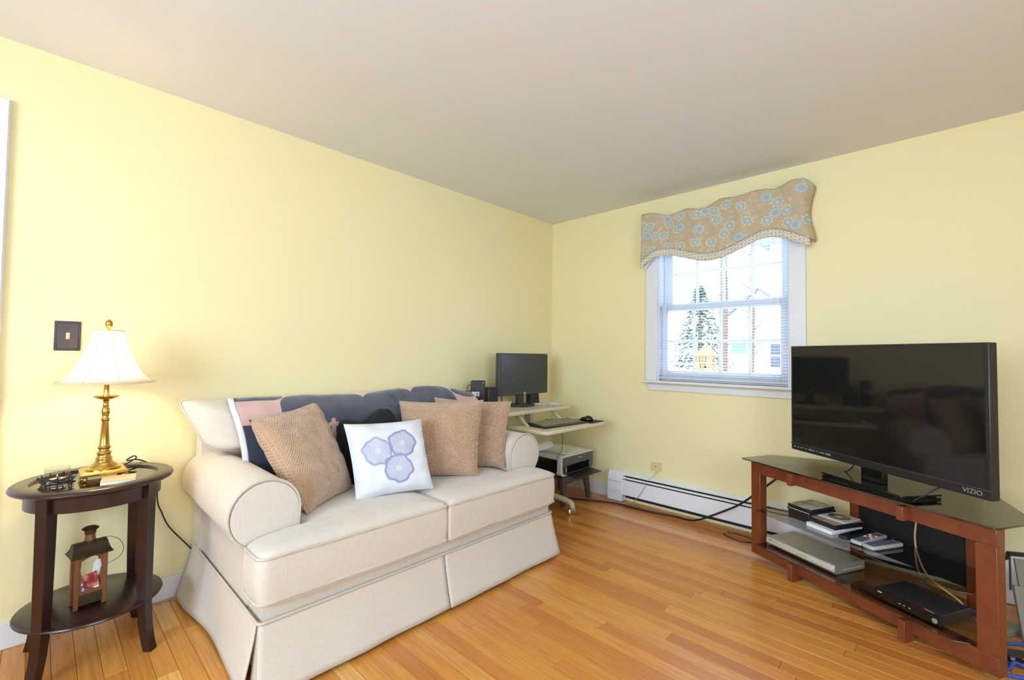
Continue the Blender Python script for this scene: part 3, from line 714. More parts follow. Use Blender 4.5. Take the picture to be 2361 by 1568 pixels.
# table lamp
LB = Vector((.238, -3.187, .675)); lp = thing('table_lamp', 'brass candlestick table lamp with lit bell shade', 'lamp', tuple(LB))
B_ = 'antique_brass'
g = G(); g.rings([[(sx*w_, sy*w_, z) for sx, sy in ((-1, -1), (1, -1), (1, 1), (-1, 1))] for w_, z in ((.066, .018), (.070, .020), (.071, .026), (.066, .031), (.062, .034))]); g.build('foot_plate', B_, lp, 30)
for sx in (-1, 1):
    for sy in (-1, 1): G().lathe([(.006, 0), (.009, .003), (.010, .009), (.007, .014), (.009, .019)], (sx*.058, sy*.058, 0), 14).build('foot', B_, lp, 50)
G().lathe([(.055, .034), (.055, .038), (.050, .042), (.046, .043), (.044, .048), (.034, .055), (.027, .064), (.025, .070), (.027, .074), (.025, .079), (.022, .082), (.021, .092), (.024, .096), (.022, .101), (.017, .105), (.016, .111), (.020, .115), (.022, .119), (.018, .124), (.0165, .130), (.011, .222), (.013, .226), (.016, .230), (.013, .235), (.010, .240), (.0125, .252), (.0145, .262), (.012, .276), (.009, .282), (.0115, .287), (.009, .292), (.009, .304), (.013, .309), (.006, .312)], n=28).build('stem', B_, lp, 50)
G().lathe([(.004, .309), (.018, .311), (.034, .318), (.041, .324), (.042, .327), (.034, .323), (.018, .317), (.004, .316)], n=32).build('drip_dish', B_, lp, 60)
G().lathe([(.010, .314), (.012, .320), (.011, .330), (.009, .336), (.0085, .372), (.011, .376), (.013, .392), (.013, .410), (.010, .412)], n=20).build('socket', B_, lp, 50)
SH = [(.158, .383), (.142, .389), (.124, .405), (.106, .432), (.088, .468), (.072, .508), (.060, .548), (.053, .583), (.051, .592)]
g = G(); SHs = [(p[0], p[2]) for p in smooth_path([(a, 0, b) for a, b in SH], 4)]
def sh_pt(u, v):
    k = v*(len(SHs)-1); i = min(int(k), len(SHs)-2); t = k-i; r_ = SHs[i][0]*(1-t)+SHs[i+1][0]*t; z = SHs[i][1]*(1-t)+SHs[i+1][1]*t
    a = 2*math.pi*u; pl = abs(math.cos(a*4)); r_ *= 1-.025*(1-pl)*1.0
    return (r_*math.cos(a+.2), r_*math.sin(a+.2), z)
shd = g.grid(sh_pt, 96, 30).build('lamp_shade', 'silk_shade', lp, 60)
for v in (0, 1): G().tube([sh_pt(i/64, v) for i in range(64)], .0025, 6, True).build('shade_trim', 'ivory', shd, 60)
for k in range(8): G().tube([tuple(Vector(sh_pt((k+.0)/8+.0, j/14))*1.0) for j in range(15)], .0012, 5).build('shade_seam', 'ivory', shd, 60)
G().tube([(-.05, 0, .588), (.05, 0, .588)], .0015, 6).tube([(0, -.05, .588), (0, .05, .588)], .0015, 6).build('spider', B_, lp)
hp = [(0, s_*.0+.03*math.sin(R(a)), .41+.18*(1-math.cos(R(a)))/2) for a in range(0, 181, 15) for s_ in (1,)]
G().tube(hp, .0012, 5).tube([(x, -y, z) for x, y, z in hp], .0012, 5).build('harp', B_, lp)
G().lathe([(.004, .588), (.006, .594), (.004, .600), (.010, .610), (.013, .620), (.011, .631), (.004, .638), (.0005, .639)], n=20).build('finial', B_, lp, 60)
m_, nt_, b_ = mat('bulb_glow', (1, .9, .75, 1), .4); b_.inputs['Emission Color'].default_value = (1, .80, .52, 1); b_.inputs['Emission Strength'].default_value = 10.0
v_, x_, y_, z_ = coords(nt_); link_col(nt_, b_, mixc(nt_, nz(nt_, v_, 20, 1), (1, .9, .75, 1), (1, .92, .8, 1)))
G().lathe([(.010, .412), (.013, .425), (.024, .45), (.029, .475), (.024, .498), (.012, .508), (.0005, .510)], n=20).build('bulb', 'bulb_glow', lp, 60)
ld = bpy.data.lights.new('lamp_light', 'POINT'); ld.energy = 26; ld.color = (1.0, .74, .36); ld.shadow_soft_size = .035
lo = bpy.data.objects.new('lamp_light', ld); COL.objects.link(lo); lo.parent = lp; lo.location = (0, 0, .475); 
MATS['bulb_glow']
G().tube(smooth_path([(-.06, .05, .012), (-.09, .075, .020), (-.15, .12, .030), (-.185, .115, .035), (-.165, .09, .022), (-.19, .14, .012), (-.222, .20, -.05), (-.224, .214, -.20), (-.224, .23, -.252), (-.224, .263, -.333), (-.224, .345, -.45), (-.224, .42, -.56)], 6), .003, 7).build('power_cord', 'cable_black', lp, 60)

# candle holder
ch = thing('candle_holder', 'glass votive candle cup in a ring of dark twigs', 'candle holder', (.335, -3.322, .6745))
G().lathe([(.022, .008), (.030, .010), (.034, .03), (.036, .078), (.034, .078), (.032, .03), (.028, .013), (.0005, .012)], n=28).build('glass_cup', 'clear_glass', ch, 60)
cd_ = G().lathe([(.0005, .0135), (.026, .0135), (.0275, .034), (.024, .036), (.0005, .035)], n=24).build('candle', 'candle_wax', ch, 50)
G().tube([(0, 0, .035), (.001, 0, .052)], .0022, 6).build('wick', 'tile_white', cd_)
g = G(); rnd = random.Random(3)
for k in range(54):
    a = rnd.uniform(0, 2*math.pi); z = rnd.uniform(.005, .044); rad = rnd.uniform(.036, .043); L = rnd.uniform(.018, .036); tl = rnd.uniform(-.35, .35)
    p = Vector((rad*math.cos(a), rad*math.sin(a), z)); d = Vector((-math.sin(a), math.cos(a), tl)).normalized()
    g.tube([tuple(p-d*L), tuple(p), tuple(p+d*L)], .0017, 5)
for k in range(7):
    a = 2*math.pi*k/7; g.tube([(.04*math.cos(a), .04*math.sin(a), 0), (.041*math.cos(a), .041*math.sin(a), .052)], .0022, 5)
g.build('twig_ring', 'twig_black', ch, 60, kind='stuff')
cs = thing('coaster_stack', 'flat square coaster with wood top in front of the lamp base', 'coaster', (.365, -3.150, .6745), R(-8))
box((-.048, -.052, 0), (.048, .052, .011)).build('tile', 'tile_white', cs, bevel=.002); box((-.048, -.052, .011), (.048, .052, .0145)).build('wood_top', 'wood_pink', cs, bevel=.001)

# lantern on the shelf
ln = thing('lantern', 'small rustic lantern with picture cards on the side table shelf', 'lantern', (.292, -3.222, .2015), R(8))
W2, D2 = .041, .030; W_ = 'lantern_wood'
for sx in (-1, 1):
    for sy in (-1, 1): box((sx*D2-.006, sy*W2-.007, 0), (sx*D2+.006, sy*W2+.007, .205)).build('post', W_, ln, bevel=.0015)
box((-D2-.002, -W2, .012), (D2+.005, W2, .050)).build('base_drawer', 'lantern_metal', ln, bevel=.002)
box((-D2, -W2, .048), (D2, W2, .054)).build('deck', W_, ln)
# front frame with shaped opening
op = [(-.024, .060), (.0, .072), (.024, .060), (.030, .085), (.024, .110), (.031, .145), (.026, .180), (.008, .192), (-.008, .188), (-.028, .178), (-.031, .145), (-.024, .112), (-.030, .085)]
ou = [(y*1.0, z) for y, z in ((-.034, .052), (0, .052), (.034, .052), (.036, .085), (.036, .110), (.036, .145), (.036, .2), (.008, .205), (-.008, .205), (-.034, .2), (-.036, .145), (-.036, .112), (-.036, .085))]
n_ = len(op); vs = [(D2+.003, y, z) for y, z in op]+[(D2+.003, y, z) for y, z in ou]+[(D2-.001, y, z) for y, z in op]+[(D2-.001, y, z) for y, z in ou]
fs = []
for i in range(n_):
    j = (i+1) % n_; fs += [(i, n_+i, n_+j, j), (2*n_+i, 2*n_+j, 3*n_+j, 3*n_+i), (i, j, 2*n_+j, 2*n_+i), (n_+i, 3*n_+i, 3*n_+j, n_+j)]
G().add(vs, fs).build('front_frame', W_, ln)
for sy in (-1, 1): box((-D2+.006, sy*W2-.0015, .054), (D2-.006, sy*W2+.0015, .2)).build('side_glass', 'clear_glass', ln)
def card(nm, m, y0, y1, z0, z1, x, rot):
    o = box((-.0006, y0, z0), (.0006, y1, z1)).build(nm, m, ln); o.location = (x, 0, .055); o.rotation_euler = (rot, 0, 0); return o
card('card', 'card_white', .002, .034, .055, .115, .018, R(-4)); card('card', 'card_red', -.018, .030, .012, .068, .022, R(10)); card('card', 'card_flag', -.030, -.010, .010, .062, .0235, R(16))
card('card', 'paper_white', -.030, .028, .004, .012, .0225, R(8))
rg = []
for k, (zz, dx, dy) in enumerate(((.196, .050, .060), (.199, .051, .062), (.203, .044, .058), (.212, .034, .055), (.224, .025, .052), (.236, .018, .050), (.240, .014, .049))):
    rg.append([(sx*dx, sy*dy, zz+(.004 if k < 2 else 0)*0) for sx, sy in ((-1, -1), (1, -1), (1, 1), (-1, 1))])
G().rings(rg).build('roof', 'lantern_metal', ln, 35, fixn=True)
G().lathe([(.0165, .236), (.0165, .258), (.0150, .260), (.0150, .276), (.0005, .276)], n=20, cap=False).build('chimney', 'lantern_wood', ln, 50)
G().lathe([(.018, .238), (.018, .246), (.0165, .246)], n=20, cap=False).build('chimney_collar', 'lantern_metal', ln, 50)
G().lathe([(.017, .270), (.018, .284), (.025, .288), (.026, .291), (.018, .297), (.0005, .300)], n=24).build('chimney_cap', 'lantern_metal', ln, 50)
G().tube(smooth_path([(0, .030, .240), (.01, .055, .244), (.02, .085, .225), (.026, .098, .190), (.028, .085, .160), (.03, .055, .148), (.034, .036, .150)], 6), .0010, 6).build('wire_handle', 'twig_black', ln)

# ------------------------------------------------------------------ computer cart in the corner
dk = thing('computer_cart', 'beige rolling computer cart in the corner beside the sofa', 'desk', (0, 0, 0))
def slab(name, x0, x1, y0, y1, z0, z1, rad, m='beige_laminate', edge='beige_metal'):
    ol = rpoly([(x0, y0), (x1, y0), (x1, y1), (x0, y1)], rad, 6)
    o = G().prism(ol, 'z', z0, z1).build(name, m, dk, bevel=.008, seg=3); return o
slab('monitor_shelf', .03, .458, -1.14, -.292, .742, .770, [.02, .05, .04, .02])
slab('keyboard_tray', .40, .785, -1.025, -.275, .645, .670, [.03, .06, .05, .03])
for y in (-.985, -.607):
    box((.22, y-.018, .12), (.29, y+.018, .745)).build('post', 'beige_metal', dk, bevel=.006)
for y in (-1.02, -.607):
    P = smooth_path([(.06, y, .105), (.30, y, .112), (.55, y, .104), (.655, y, .095), (.690, y, .078), (.695, y, .055)], 6)
    lg = G().tube(P, .021, 10).build('base_leg', 'beige_metal', dk, 60)
    for x in (.695, .075):
        k = G().lathe([(.0005, -.011), (.018, -.011), (.024, -.006), (.0255, 0), (.024, .006), (.018, .011), (.0005, .011)], n=20).build('caster', 'chrome', dk, 50)
        k.matrix_local = Matrix.Translation((x-.006, y-.012, .0255)) @ Matrix.Rotation(R(62), 4, 'Z') @ Matrix.Rotation(R(90), 4, 'X')
        k2 = k.copy(); COL.objects.link(k2); k2.matrix_local = Matrix.Translation((x-.002, y+.012, .0255)) @ Matrix.Rotation(R(62), 4, 'Z') @ Matrix.Rotation(R(90), 4, 'X')
        G().tube([(x, y, .028), (x, y, .066)], .008, 8).build('caster_stem', 'chrome', dk, 60)
box((.235, -.985, .30), (.262, -.607, .42)).build('crossbar', 'beige_metal', dk, bevel=.004)
for y in (-.905, -.49):
    G().tube(smooth_path([(.33, y, .735), (.38, y, .738), (.42, y, .730), (.47, y-.008, .700), (.52, y-.016, .672), (.55, y-.02, .655)], 5), .013, 8).build('tray_strut', 'beige_metal', dk, 60)

mo = thing('monitor', 'dark grey flat monitor on a round stand on the cart shelf', 'monitor', (.20, -.645, .770))
MW = .292
box((.0, -MW, .095), (.042, MW, .428)).build('bezel', 'monitor_grey', mo, bevel=.005)
box((.042, -MW+.016, .118), (.0435, MW-.016, .416)).build('screen', 'lcd_screen', mo)
G().lathe([(.0001, 0), (.009, 0), (.009, .001), (.0001, .001)], n=20).build('logo_disc', 'label_white', mo).matrix_local = Matrix.Translation((.042, 0, .107)) @ Matrix.Rotation(R(90), 4, 'Y')
text('logo_text', 'hp', .009, 'monitor_grey', mo, axes((.0433, 0, .107), (0, 1, 0), (0, 0, 1), (1, 0, 0)), .0002)
box((.0425, MW-.034, .4195), (.0432, MW-.018, .4225)).build('model_mark', 'label_white', mo)
box((-.03, -.035, .012), (.004, .035, .22)).build('neck', 'monitor_grey', mo, bevel=.004)
ol = [(.115*math.cos(a)*.95, .125*math.sin(a)) for a in [2*math.pi*i/40 for i in range(40)]]
G().prism(ol, 'z', 0, .014).build('stand_base', 'monitor_grey', mo, bevel=.005)
def speaker(label, x, y, rz):
    s = thing('speaker', label, 'speaker', (x, y, .770), rz, 'small black speakers on the cart shelf')
    G().rings([[(-.04*k, -.042*k, z) for k in (1,)] + [(.04*k, -.042*k, z), (.04*k, .042*k, z), (-.04*k, .042*k, z)] for z, k in ((0, 1.12), (.02, 1.1), (.12, .95), (.155, .88), (.165, .80))]).build('cabinet', 'black_plastic', s, 30, bevel=.006)
    o = box((.036, -.034, .02), (.044, .034, .14)).build('grille', 'mesh_dark', s, bevel=.004); o.rotation_euler = (0, R(-3), 0); return s
speaker('small black speaker beside the black router', .17, -.955, R(-20)); speaker('small black speaker behind the monitor stand', .11, -.40, R(-15))
rt = thing('router', 'upright black router with white sticker on the cart shelf', 'router', (.150, -1.072, .770), R(46))
box((-.054, -.018, 0), (.054, .018, .218)).build('case', 'black_plastic', rt, bevel=.009, seg=3)
sk = box((-.047, -.0192, .100), (.012, -.0178, .134)).build('sticker', 'label_white', rt)
for z in (.108, .120): box((-.012, -.0198, z), (.009, -.0190, z+.005)).build('barcode', 'black_plastic', sk)
G().lathe([(.0001, 0), (.004, 0), (.004, .0006), (.0001, .0006)], n=14).build('logo_dot', 'silver', rt).matrix_local = Matrix.Translation((.040, -.018, .204)) @ Matrix.Rotation(R(90), 4, 'X')
G().tube(smooth_path([(-.054, 0, .140), (-.068, .004, .139), (-.085, .012, .125), (-.104, .03, .100), (-.118, .052, .05), (-.128, .066, -.02), (-.128, .070, -.2)], 6), .0038, 7).build('ethernet_cord', 'cable_blue', rt, 60)
G().tube(smooth_path([(-.054, .004, .182), (-.068, .008, .182), (-.080, .012, .165), (-.090, .03, .130), (-.106, .062, .05), (-.118, .078, -.02), (-.118, .080, -.2)], 6), .0022, 7).build('power_cord', 'cable_black', rt, 60)
kb = thing('keyboard', 'black computer keyboard on the pull-out tray', 'keyboard', (.622, -.70, .6702), R(-4))
G().prism([(-.088, 0), (.088, 0), (.088, .012), (-.088, .026)], 'y', -.222, .222).build('base', 'black_plastic', kb, bevel=.004)
for r_ in range(5):
    x = -.066+r_*.028; nk = (17, 17, 16, 16, 9)[r_]; zt = .026-(x+.088)/.176*.014
    for c_ in range(nk):
        wd = .41/nk; y = -.205+c_*wd
        box((-.0095, .004, 0), (.0095, wd-.004, .006)).build('key', 'key_sheen', kb).matrix_local = Matrix.Translation((x, y, zt-.002)) @ Matrix.Rotation(R(4.5), 4, 'Y')  # black key tops with a tan reflection put into their colour
mp = tag(box((.585, -.465, .6702), (.765, -.285, .6735)).build('mouse_pad', 'black_matte', bevel=.001), 'thin black mouse pad at the end of the keyboard tray', 'mouse pad')
ms = thing('mouse', 'glossy black computer mouse on the mouse pad', 'mouse', (.665, -.385, .6736), R(10))
G().rings([[(.055*math.cos(a)*s_, .032*math.sin(a)*s_, z+(.006*math.cos(a) if z > .01 else 0)) for a in [2*math.pi*i/24 for i in range(24)]] for s_, z in ((.9, 0), (1, .008), (.96, .018), (.8, .028), (.5, .034), (.1, .036))]).build('shell', 'black_gloss', ms, 60)
G().tube(smooth_path([(-.053, 0, .010), (-.10, -.01, .005), (-.155, -.045, .001), (-.180, -.14, -.0015)], 6), .0018, 6).build('mouse_cord', 'cable_black', ms, 60)
co = thing('coaster', 'round white coaster dish at the end of the cart shelf', 'coaster', (.315, -.352, .7702))
G().lathe([(.0005, 0), (.05, 0), (.054, .006), (.052, .009), (.046, .005), (.0005, .004)], n=36).build('dish', 'label_white', co, 50)
for k, (x, y, a) in enumerate(((.205, -.41, 12), (.215, -.395, 25))):
    o = tag(box((-.07, -.05, 0), (.07, .05, .001)).build('paper_note', 'paper_white'), ('loose white note lying on the cart shelf under another', 'loose white note lying on top of another on the cart shelf')[k], 'paper')
    o.location = (x, y, .7704+k*.0012); o.rotation_euler = (0, 0, R(a))
cord_part(kb, 'keyboard_cord', [(.536, -.62, .686), (.48, -.585, .676), (.405, -.56, .675), (.378, -.553, .660), (.374, -.55, .625), (.43, -.545, .600), (.52, -.54, .585), (.55, -.54, .55), (.549, -.54, .49), (.545, -.548, .44), (.530, -.566, .405), (.522, -.571, .36), (.520, -.573, .28), (.50, -.585, .10), (.46, -.57, .006)], .0018, 'cable_black')
cord_part(mo, 'monitor_cord', [(.330, -1.03, .775), (.310, -.99, .780), (.285, -.95, .805), (.255, -.92, .842), (.225, -.90, .866), (.215, -.88, .872)], .004, 'cable_black')

# stool and printer
so = thing('wooden_stool', 'low dark wooden stool carrying the printer', 'stool', (.40, -.33, 0))
W_ = 'stool_wood'
box((-.17, -.19, .205), (.135, .19, .226)).build('seat', W_, so, bevel=.004)
for sx in (-1, 1):
    for sy in (-1, 1):
        rg = []
        for z, o_, wd in ((.206, 0, .032), (.12, .010, .026), (0, .028, .018)):
            x, y = (.118 if sx > 0 else -.150)+sx*o_*.5, sy*(.148+o_)
            rg.append([(x-.012, y-wd, z), (x+.012, y-wd, z), (x+.012, y+wd, z), (x-.012, y+wd, z)])
        G().rings(rg[::-1]).build('leg', W_, so, 30, fixn=True)
ap = [(-.165, .206), (-.165, .14), (-.10, .160), (0, .166), (.10, .160), (.165, .14), (.165, .206)]
for x in (-.148, .118): G().prism(ap, 'x', x-.008, x+.008).build('rail', W_, so)
pr = thing('printer', 'white and black inkjet printer with its tray folded down', 'printer', (.40, -.338, .2265))
PWY = .222; PD0, PD1 = -.155, .150
body = rpoly([(-PWY, 0.012), (PWY, .012), (PWY, .172), (-PWY, .172)], [.05, .05, .02, .02], 8)
hole = [(-.145, .032), (.160, .032), (.160, .094), (-.145, .094)]
def on_ray(poly, c, ang):                    # where a ray from c leaves a closed outline
    d = (math.cos(ang), math.sin(ang)); best = 9.0
    for (x0, y0), (x1, y1) in zip(poly, poly[1:]+poly[:1]):
        ex, ey = x1-x0, y1-y0; den = d[0]*ey-d[1]*ex
        if abs(den) < 1e-9: continue
        t = ((x0-c[0])*ey-(y0-c[1])*ex)/den; u = ((x0-c[0])*d[1]-(y0-c[1])*d[0])/den
        if t > 0 and -1e-6 <= u <= 1+1e-6: best = min(best, t)
    return (c[0]+d[0]*best, c[1]+d[1]*best)
def frame_part(name, outer, m, x0, x1, x2):  # plate of outline `outer` from x0 to x2, open from x1 to x2
    c = (.0075, .063); an = sorted(set([2*math.pi*i/72 for i in range(72)]+[math.atan2(y-c[1], x-c[0]) % (2*math.pi) for x, y in hole+outer]))
    o_, h_ = [on_ray(outer, c, q) for q in an], [on_ray(hole, c, q) for q in an]
    g = G(); rg = [[(x2, y, z) for y, z in h_], [(x2, y, z) for y, z in o_], [(x0, y, z) for y, z in o_]]
    if x1 <= x0: rg += [[(x0, y, z) for y, z in h_], [(x2, y, z) for y, z in h_]]
    else: rg = [[(x1, y, z) for y, z in h_]]+rg
    g.rings(rg, x1 > x0, x1 > x0); return g.build(name, m, pr, 40, fixn=True)
frame_part('shell', body, 'printer_white', PD0, PD1-.11, PD1)
sp_ = rpoly([(-.14, .022), (.115, .022), (.115, .142), (-.14, .142)], [.03, .05, .012, .012], 8)
G().prism(sp_, 'y', -PWY-.003, -PWY+.004).build('side_panel', 'black_gloss', pr)
fp = rpoly([(-PWY+.022, .020), (PWY-.006, .020), (PWY-.006, .158), (-PWY+.022, .158)], [.045, .045, .012, .012], 8)
frame_part('front_panel', fp, 'printer_grey', PD1-.001, PD1-.002, PD1+.003)
g = G(); yy0, yy1, zz0, zz1, xa, xb = -.1445, .1595, .0325, .0935, PD1-.109, PD1+.002
g.add([(xa, yy0, zz0), (xa, yy1, zz0), (xa, yy1, zz1), (xa, yy0, zz1), (xb, yy0, zz0), (xb, yy1, zz0), (xb, yy1, zz1), (xb, yy0, zz1)], [(0, 1, 2, 3), (0, 4, 5, 1), (1, 5, 6, 2), (2, 6, 7, 3), (3, 7, 4, 0)])
g.build('paper_slot', 'black_plastic', pr)
box((PD1-.002, -PWY+.028, .040), (PD1+.0045, -.150, .090)).build('card_slot', 'black_plastic', pr, bevel=.004)
box((PD1+.0045, -.166, .048), (PD1+.0055, -.152, .078)).build('slot_marks', 'silver', pr)
ot = box((0, -.155, -.003), (.115, .175, .003)).build('output_tray', 'black_plastic', pr, bevel=.002); ot.location = (PD1-.002, 0, .026); ot.rotation_euler = (0, R(6), 0)
text('brand_text', 'Canon', .016, 'label_white', pr, axes((PD1+.0035, .03, .135), (0, 1, 0), (0, 0, 1), (1, 0, 0)))
for x in (-.12, .12):
    for y in (-.18, .18): box((x-.02, y-.02, 0), (x+.02, y+.02, .014)).build('foot', 'black_matte', pr)
for k, (dx, dy, a) in enumerate(((0, 0, 4), (-.012, .012, -3), (.004, -.006, 7))):
    s_ = G().grid(lambda u, v: (-.150+.30*u, -.150+.22*v*1.25, .0015+.012*max(0, v-.7)*max(0, .45-u)*k), 8, 8).build('paper_sheet', 'paper', smooth=60, solid=.002)
    tag(s_, ('lowest paper sheet in the pile on the printer lid', 'middle paper sheet in the pile on the printer lid', 'topmost paper sheet in the pile on the printer lid')[k], 'paper', 'papers on the printer')
    s_.location = (.385+dx, -.335+dy, .3992+k*.003); s_.rotation_euler = (0, 0, R(a))
cr = G().grid(lambda u, v: (.045*math.cos(R(200*v-15)), -.10+.20*u, .045+.045*math.sin(R(200*v-15))), 2, 20).build('curled_paper', 'paper_white', smooth=60, solid=.0012)
tag(cr, 'curled white sheet of paper resting at the back of the printer lid', 'paper'); cr.location = (.285, -.475, .3755)

# ------------------------------------------------------------------ TV stand
SA = -.4935; SO = (1.8612, -.3987, 0)
ts_ = thing('tv_stand', 'cherry wood television stand with smoked glass shelves', 'tv stand', SO, SA)
CW = 'cherry_wood'; w_, zb, zs1, zs2, zt, pw = 1.114, .028, .098, .500, .564, .064
T3 = .05
for x0 in (0, w_-pw): box((x0, 0, zs1), (x0+pw, T3, zs2)).build('post', CW, ts_, bevel=.002)
box((0, 0, zs2), (w_, T3, zt)).build('top_rail', CW, ts_, bevel=.002); box((0, 0, zb), (w_, T3, zs1)).build('bottom_rail', CW, ts_, bevel=.002)
for b in (.284, .812):
    box((b, -.051, .504), (b+.027, .002, zt)).build('rail_block', CW, ts_, bevel=.002); box((b, -.051, 0), (b+.027, .03, .0895)).build('foot_block', CW, ts_, bevel=.002)
for x in (.275, .80):
    box((x, .43, 0), (x+.045, .475, zt)).build('rear_post', CW, ts_, bevel=.002)
box((.32, .445, .135), (.80, .46, zt)).build('back_panel', 'black_matte', ts_)
for x, s in ((.055, 0), (w_-.105, 1)):
    g = G(); g.m = Matrix.Identity(4); a = Vector((x+.02, .05, 0)); b = Vector((.30 if not s else .822, .44, 0)); d = (b-a); n2 = Vector((-d.y, d.x, 0)).normalized()*.015
    g.rings([[tuple(a-n2+Vector((0, 0, z))), tuple(b-n2+Vector((0, 0, z))), tuple(b+n2+Vector((0, 0, z))), tuple(a+n2+Vector((0, 0, z)))] for z in (.505, .564)]); g.build('side_rail', CW, ts_, fixn=True)
def gl(name, pts, z0, z1, m): return G().prism(pts, 'z', z0, z1).build(name, m, ts_, bevel=.0015)
gl('glass_top', rpoly([(-.036, -.0405), (1.132, -.0405), (1.137, .20), (.845, .535), (.27, .535), (-.045, .20)], .012, 3), .572, .580, 'smoked_glass')
for x in (.03, w_-.03, .297, .825):
    G().lathe([(.010, .5640), (.010, .572)], (x, .025 if x in (.03, w_-.03) else .452, 0), 12).build('glass_pad', 'black_plastic', ts_)
gl('glass_shelf', rpoly([(.066, -.046), (1.01, -.046), (1.048, .0), (1.048, .06), (.92, .275), (.19, .275), (.066, .06)], .008, 3), .294, .300, 'smoked_shelf')
gl('glass_shelf', rpoly([(.066, -.044), (.99, -.044), (1.046, .02), (1.046, .06), (.80, .43), (.31, .43), (.066, .06)], .008, 3), .0985, .1045, 'smoked_shelf')
for x in (.066, 1.048):
    for z in (.294, .0985): G().tube([(x, .045, z-.006), (x+(.02 if x < .5 else -.02), .045, z-.006)], .0055, 8).build('shelf_pin', 'silver', ts_)
stM = Matrix.Translation(SO) @ Matrix.Rotation(SA, 4, 'Z')
def onstand(s, d, z): return tuple(stM @ Vector((s, d, z)))

# television
TVA = -.636; TVW = .962
tv = thing('television', 'large black flat television standing on the glass top', 'television', (2.0597, -.336, .5805), TVA)
zb, zt = .080, .676
box((0, 0, zb), (TVW, .040, zt)).build('housing', 'black_plastic', tv, bevel=.004)
box((.05, .040, zb+.05), (TVW-.05, .058, zt-.10)).build('rear_cover', 'black_matte', tv, bevel=.01)
box((.014, -.0012, zb+.040), (TVW-.016, .001, zt-.014)).build('screen', 'tv_screen', tv)
box((0, -.003, zb+.036), (TVW, .002, zb+.040)).build('chrome_line', 'monitor_grey', tv)
text('brand_text', 'VIZIO', .026, 'silver', tv, axes((TVW-.062, -.0008, zb+.020), (1, 0, 0), (0, 0, 1), (0, -1, 0)))
for k, (x, l, h) in enumerate(((.022, .010, .008), (.045, .012, .006), (.066, .022, .004), (.096, .020, .004), (.124, .022, .008), (.152, .007, .010), (.168, .022, .003), (.198, .028, .006), (.234, .030, .009))):
    box((x, -.001, zb+.020-h/2), (x+l, 0, zb+.020+h/2)).build('feature_mark', 'silver', tv)
bs = (.278, .695); bd0, bd1 = -.075, .125
G().prism([(bs[0]+.01, bd0), (bs[1]-.01, bd0), (bs[1], bd0+.01), (bs[1], bd1), (bs[0], bd1), (bs[0], bd0+.01)], 'z', .0, .008).build('stand_base', 'black_gloss', tv)
G().prism([(bs[0]+.012, bd0+.01), (bs[1]-.012, bd0+.01), (bs[1]-.012, bd1-.01), (bs[0]+.012, bd1-.01)], 'z', .008, .014).build('base_core', 'black_plastic', tv)
G().prism([(bs[0]+.01, bd0-.002), (bs[1]-.01, bd0-.002), (bs[1]+.003, bd0+.01), (bs[1]+.003, bd1), (bs[0]-.003, bd1), (bs[0]-.003, bd0+.01)], 'z', .014, .022).build('base_plate', 'black_gloss', tv, bevel=.001)
box((.43, .004, .022), (.54, .034, .12)).build('neck', 'black_gloss', tv, bevel=.003)
G().tube(smooth_path([(.36, .045, .10), (.345, .05, .06), (.315, .05, .03), (.26, .06, .006), (.24, .16, .006)], 6), .003, 6).build('power_cord', 'cable_black', tv, 60)
G().tube(smooth_path([(.77, .03, .082), (.748, .02, .06), (.728, -.01, .03), (.718, -.045, .010), (.722, -.050, .004)], 6), .003, 6).build('signal_cord', 'cable_black', tv, 60)

# players and media on the shelves
dv = thing('dvd_player', 'slim silver disc player on the bottom glass shelf', 'dvd player', onstand(.287, .12, .1045), SA+.02)
Y0_, Y1_ = -.098, .118
G().prism(rpoly([(Y0_, .012), (Y0_+.010, .006), (Y1_, .006), (Y1_, .050), (Y0_+.006, .050)], [.006, .004, 0, .004, .012], 5), 'x', -.197, .197).build('case', 'silver', dv, 40)
G().prism([(Y0_-.004, .018), (Y0_-.004, .040), (Y0_+.004, .047), (Y0_+.004, .012)], 'x', -.197, .197).build('front_trim', 'silver_light', dv, bevel=.001)
for x in (-.15, .15):
    for y in (Y0_+.03, Y1_-.03): G().lathe([(.012, 0), (.012, .007)], (x, y, 0), 12).build('foot', 'black_matte', dv)
box((-.005, Y0_-.0055, .024), (.05, Y0_-.003, .034)).build('display', 'cable_tan', dv)
for x in (-.05, -.04, .085, .095, .12, .13): box((x, Y0_-.0055, .026), (x+.007, Y0_-.003, .031)).build('button', 'silver_light', dv)
for k in range(4): box((-.005+k*.014, Y0_+.006, .0495), (.001+k*.014, Y0_+.010, .0508)).build('top_button', 'monitor_grey', dv)
G().tube([(.1975, Y0_+.06, .022), (.1985, Y1_-.02, .022)], .0025, 6).build('side_rail', 'silver_light', dv)
text('brand_text', 'SONY', .010, 'monitor_grey', dv, axes((-.165, Y0_-.0045, .036), (1, 0, 0), (0, 0, 1), (0, -1, 0)))
cb = thing('cable_box', 'black cable box with mesh top on the bottom glass shelf', 'cable box', onstand(.812, .105, .1045), SA)
box((-.125, -.098, .005), (.122, .10, .050)).build('case', 'black_plastic', cb, bevel=.004)
box((-.118, -.090, .050), (.116, .094, .0515)).build('mesh_top', 'mesh_dark', cb)
g = G()
for i in range(28):
    for j in range(22): g.box((-.112+i*.0082, -.084+j*.0082, .0514), (-.1075+i*.0082, -.0795+j*.0082, .0519))
g.build('vent_holes', 'vent_slot', cb, kind='stuff')
box((-.125, -.102, .006), (.122, -.097, .049)).build('front_panel', 'black_gloss', cb, bevel=.001)
g = G().lathe([(.0001, 0), (.010, 0), (.010, .0015), (.0001, .0015)], n=20); g.build('power_button', 'silver', cb).matrix_local = Matrix.Translation((.104, -.102, .022)) @ Matrix.Rotation(R(90), 4, 'X')
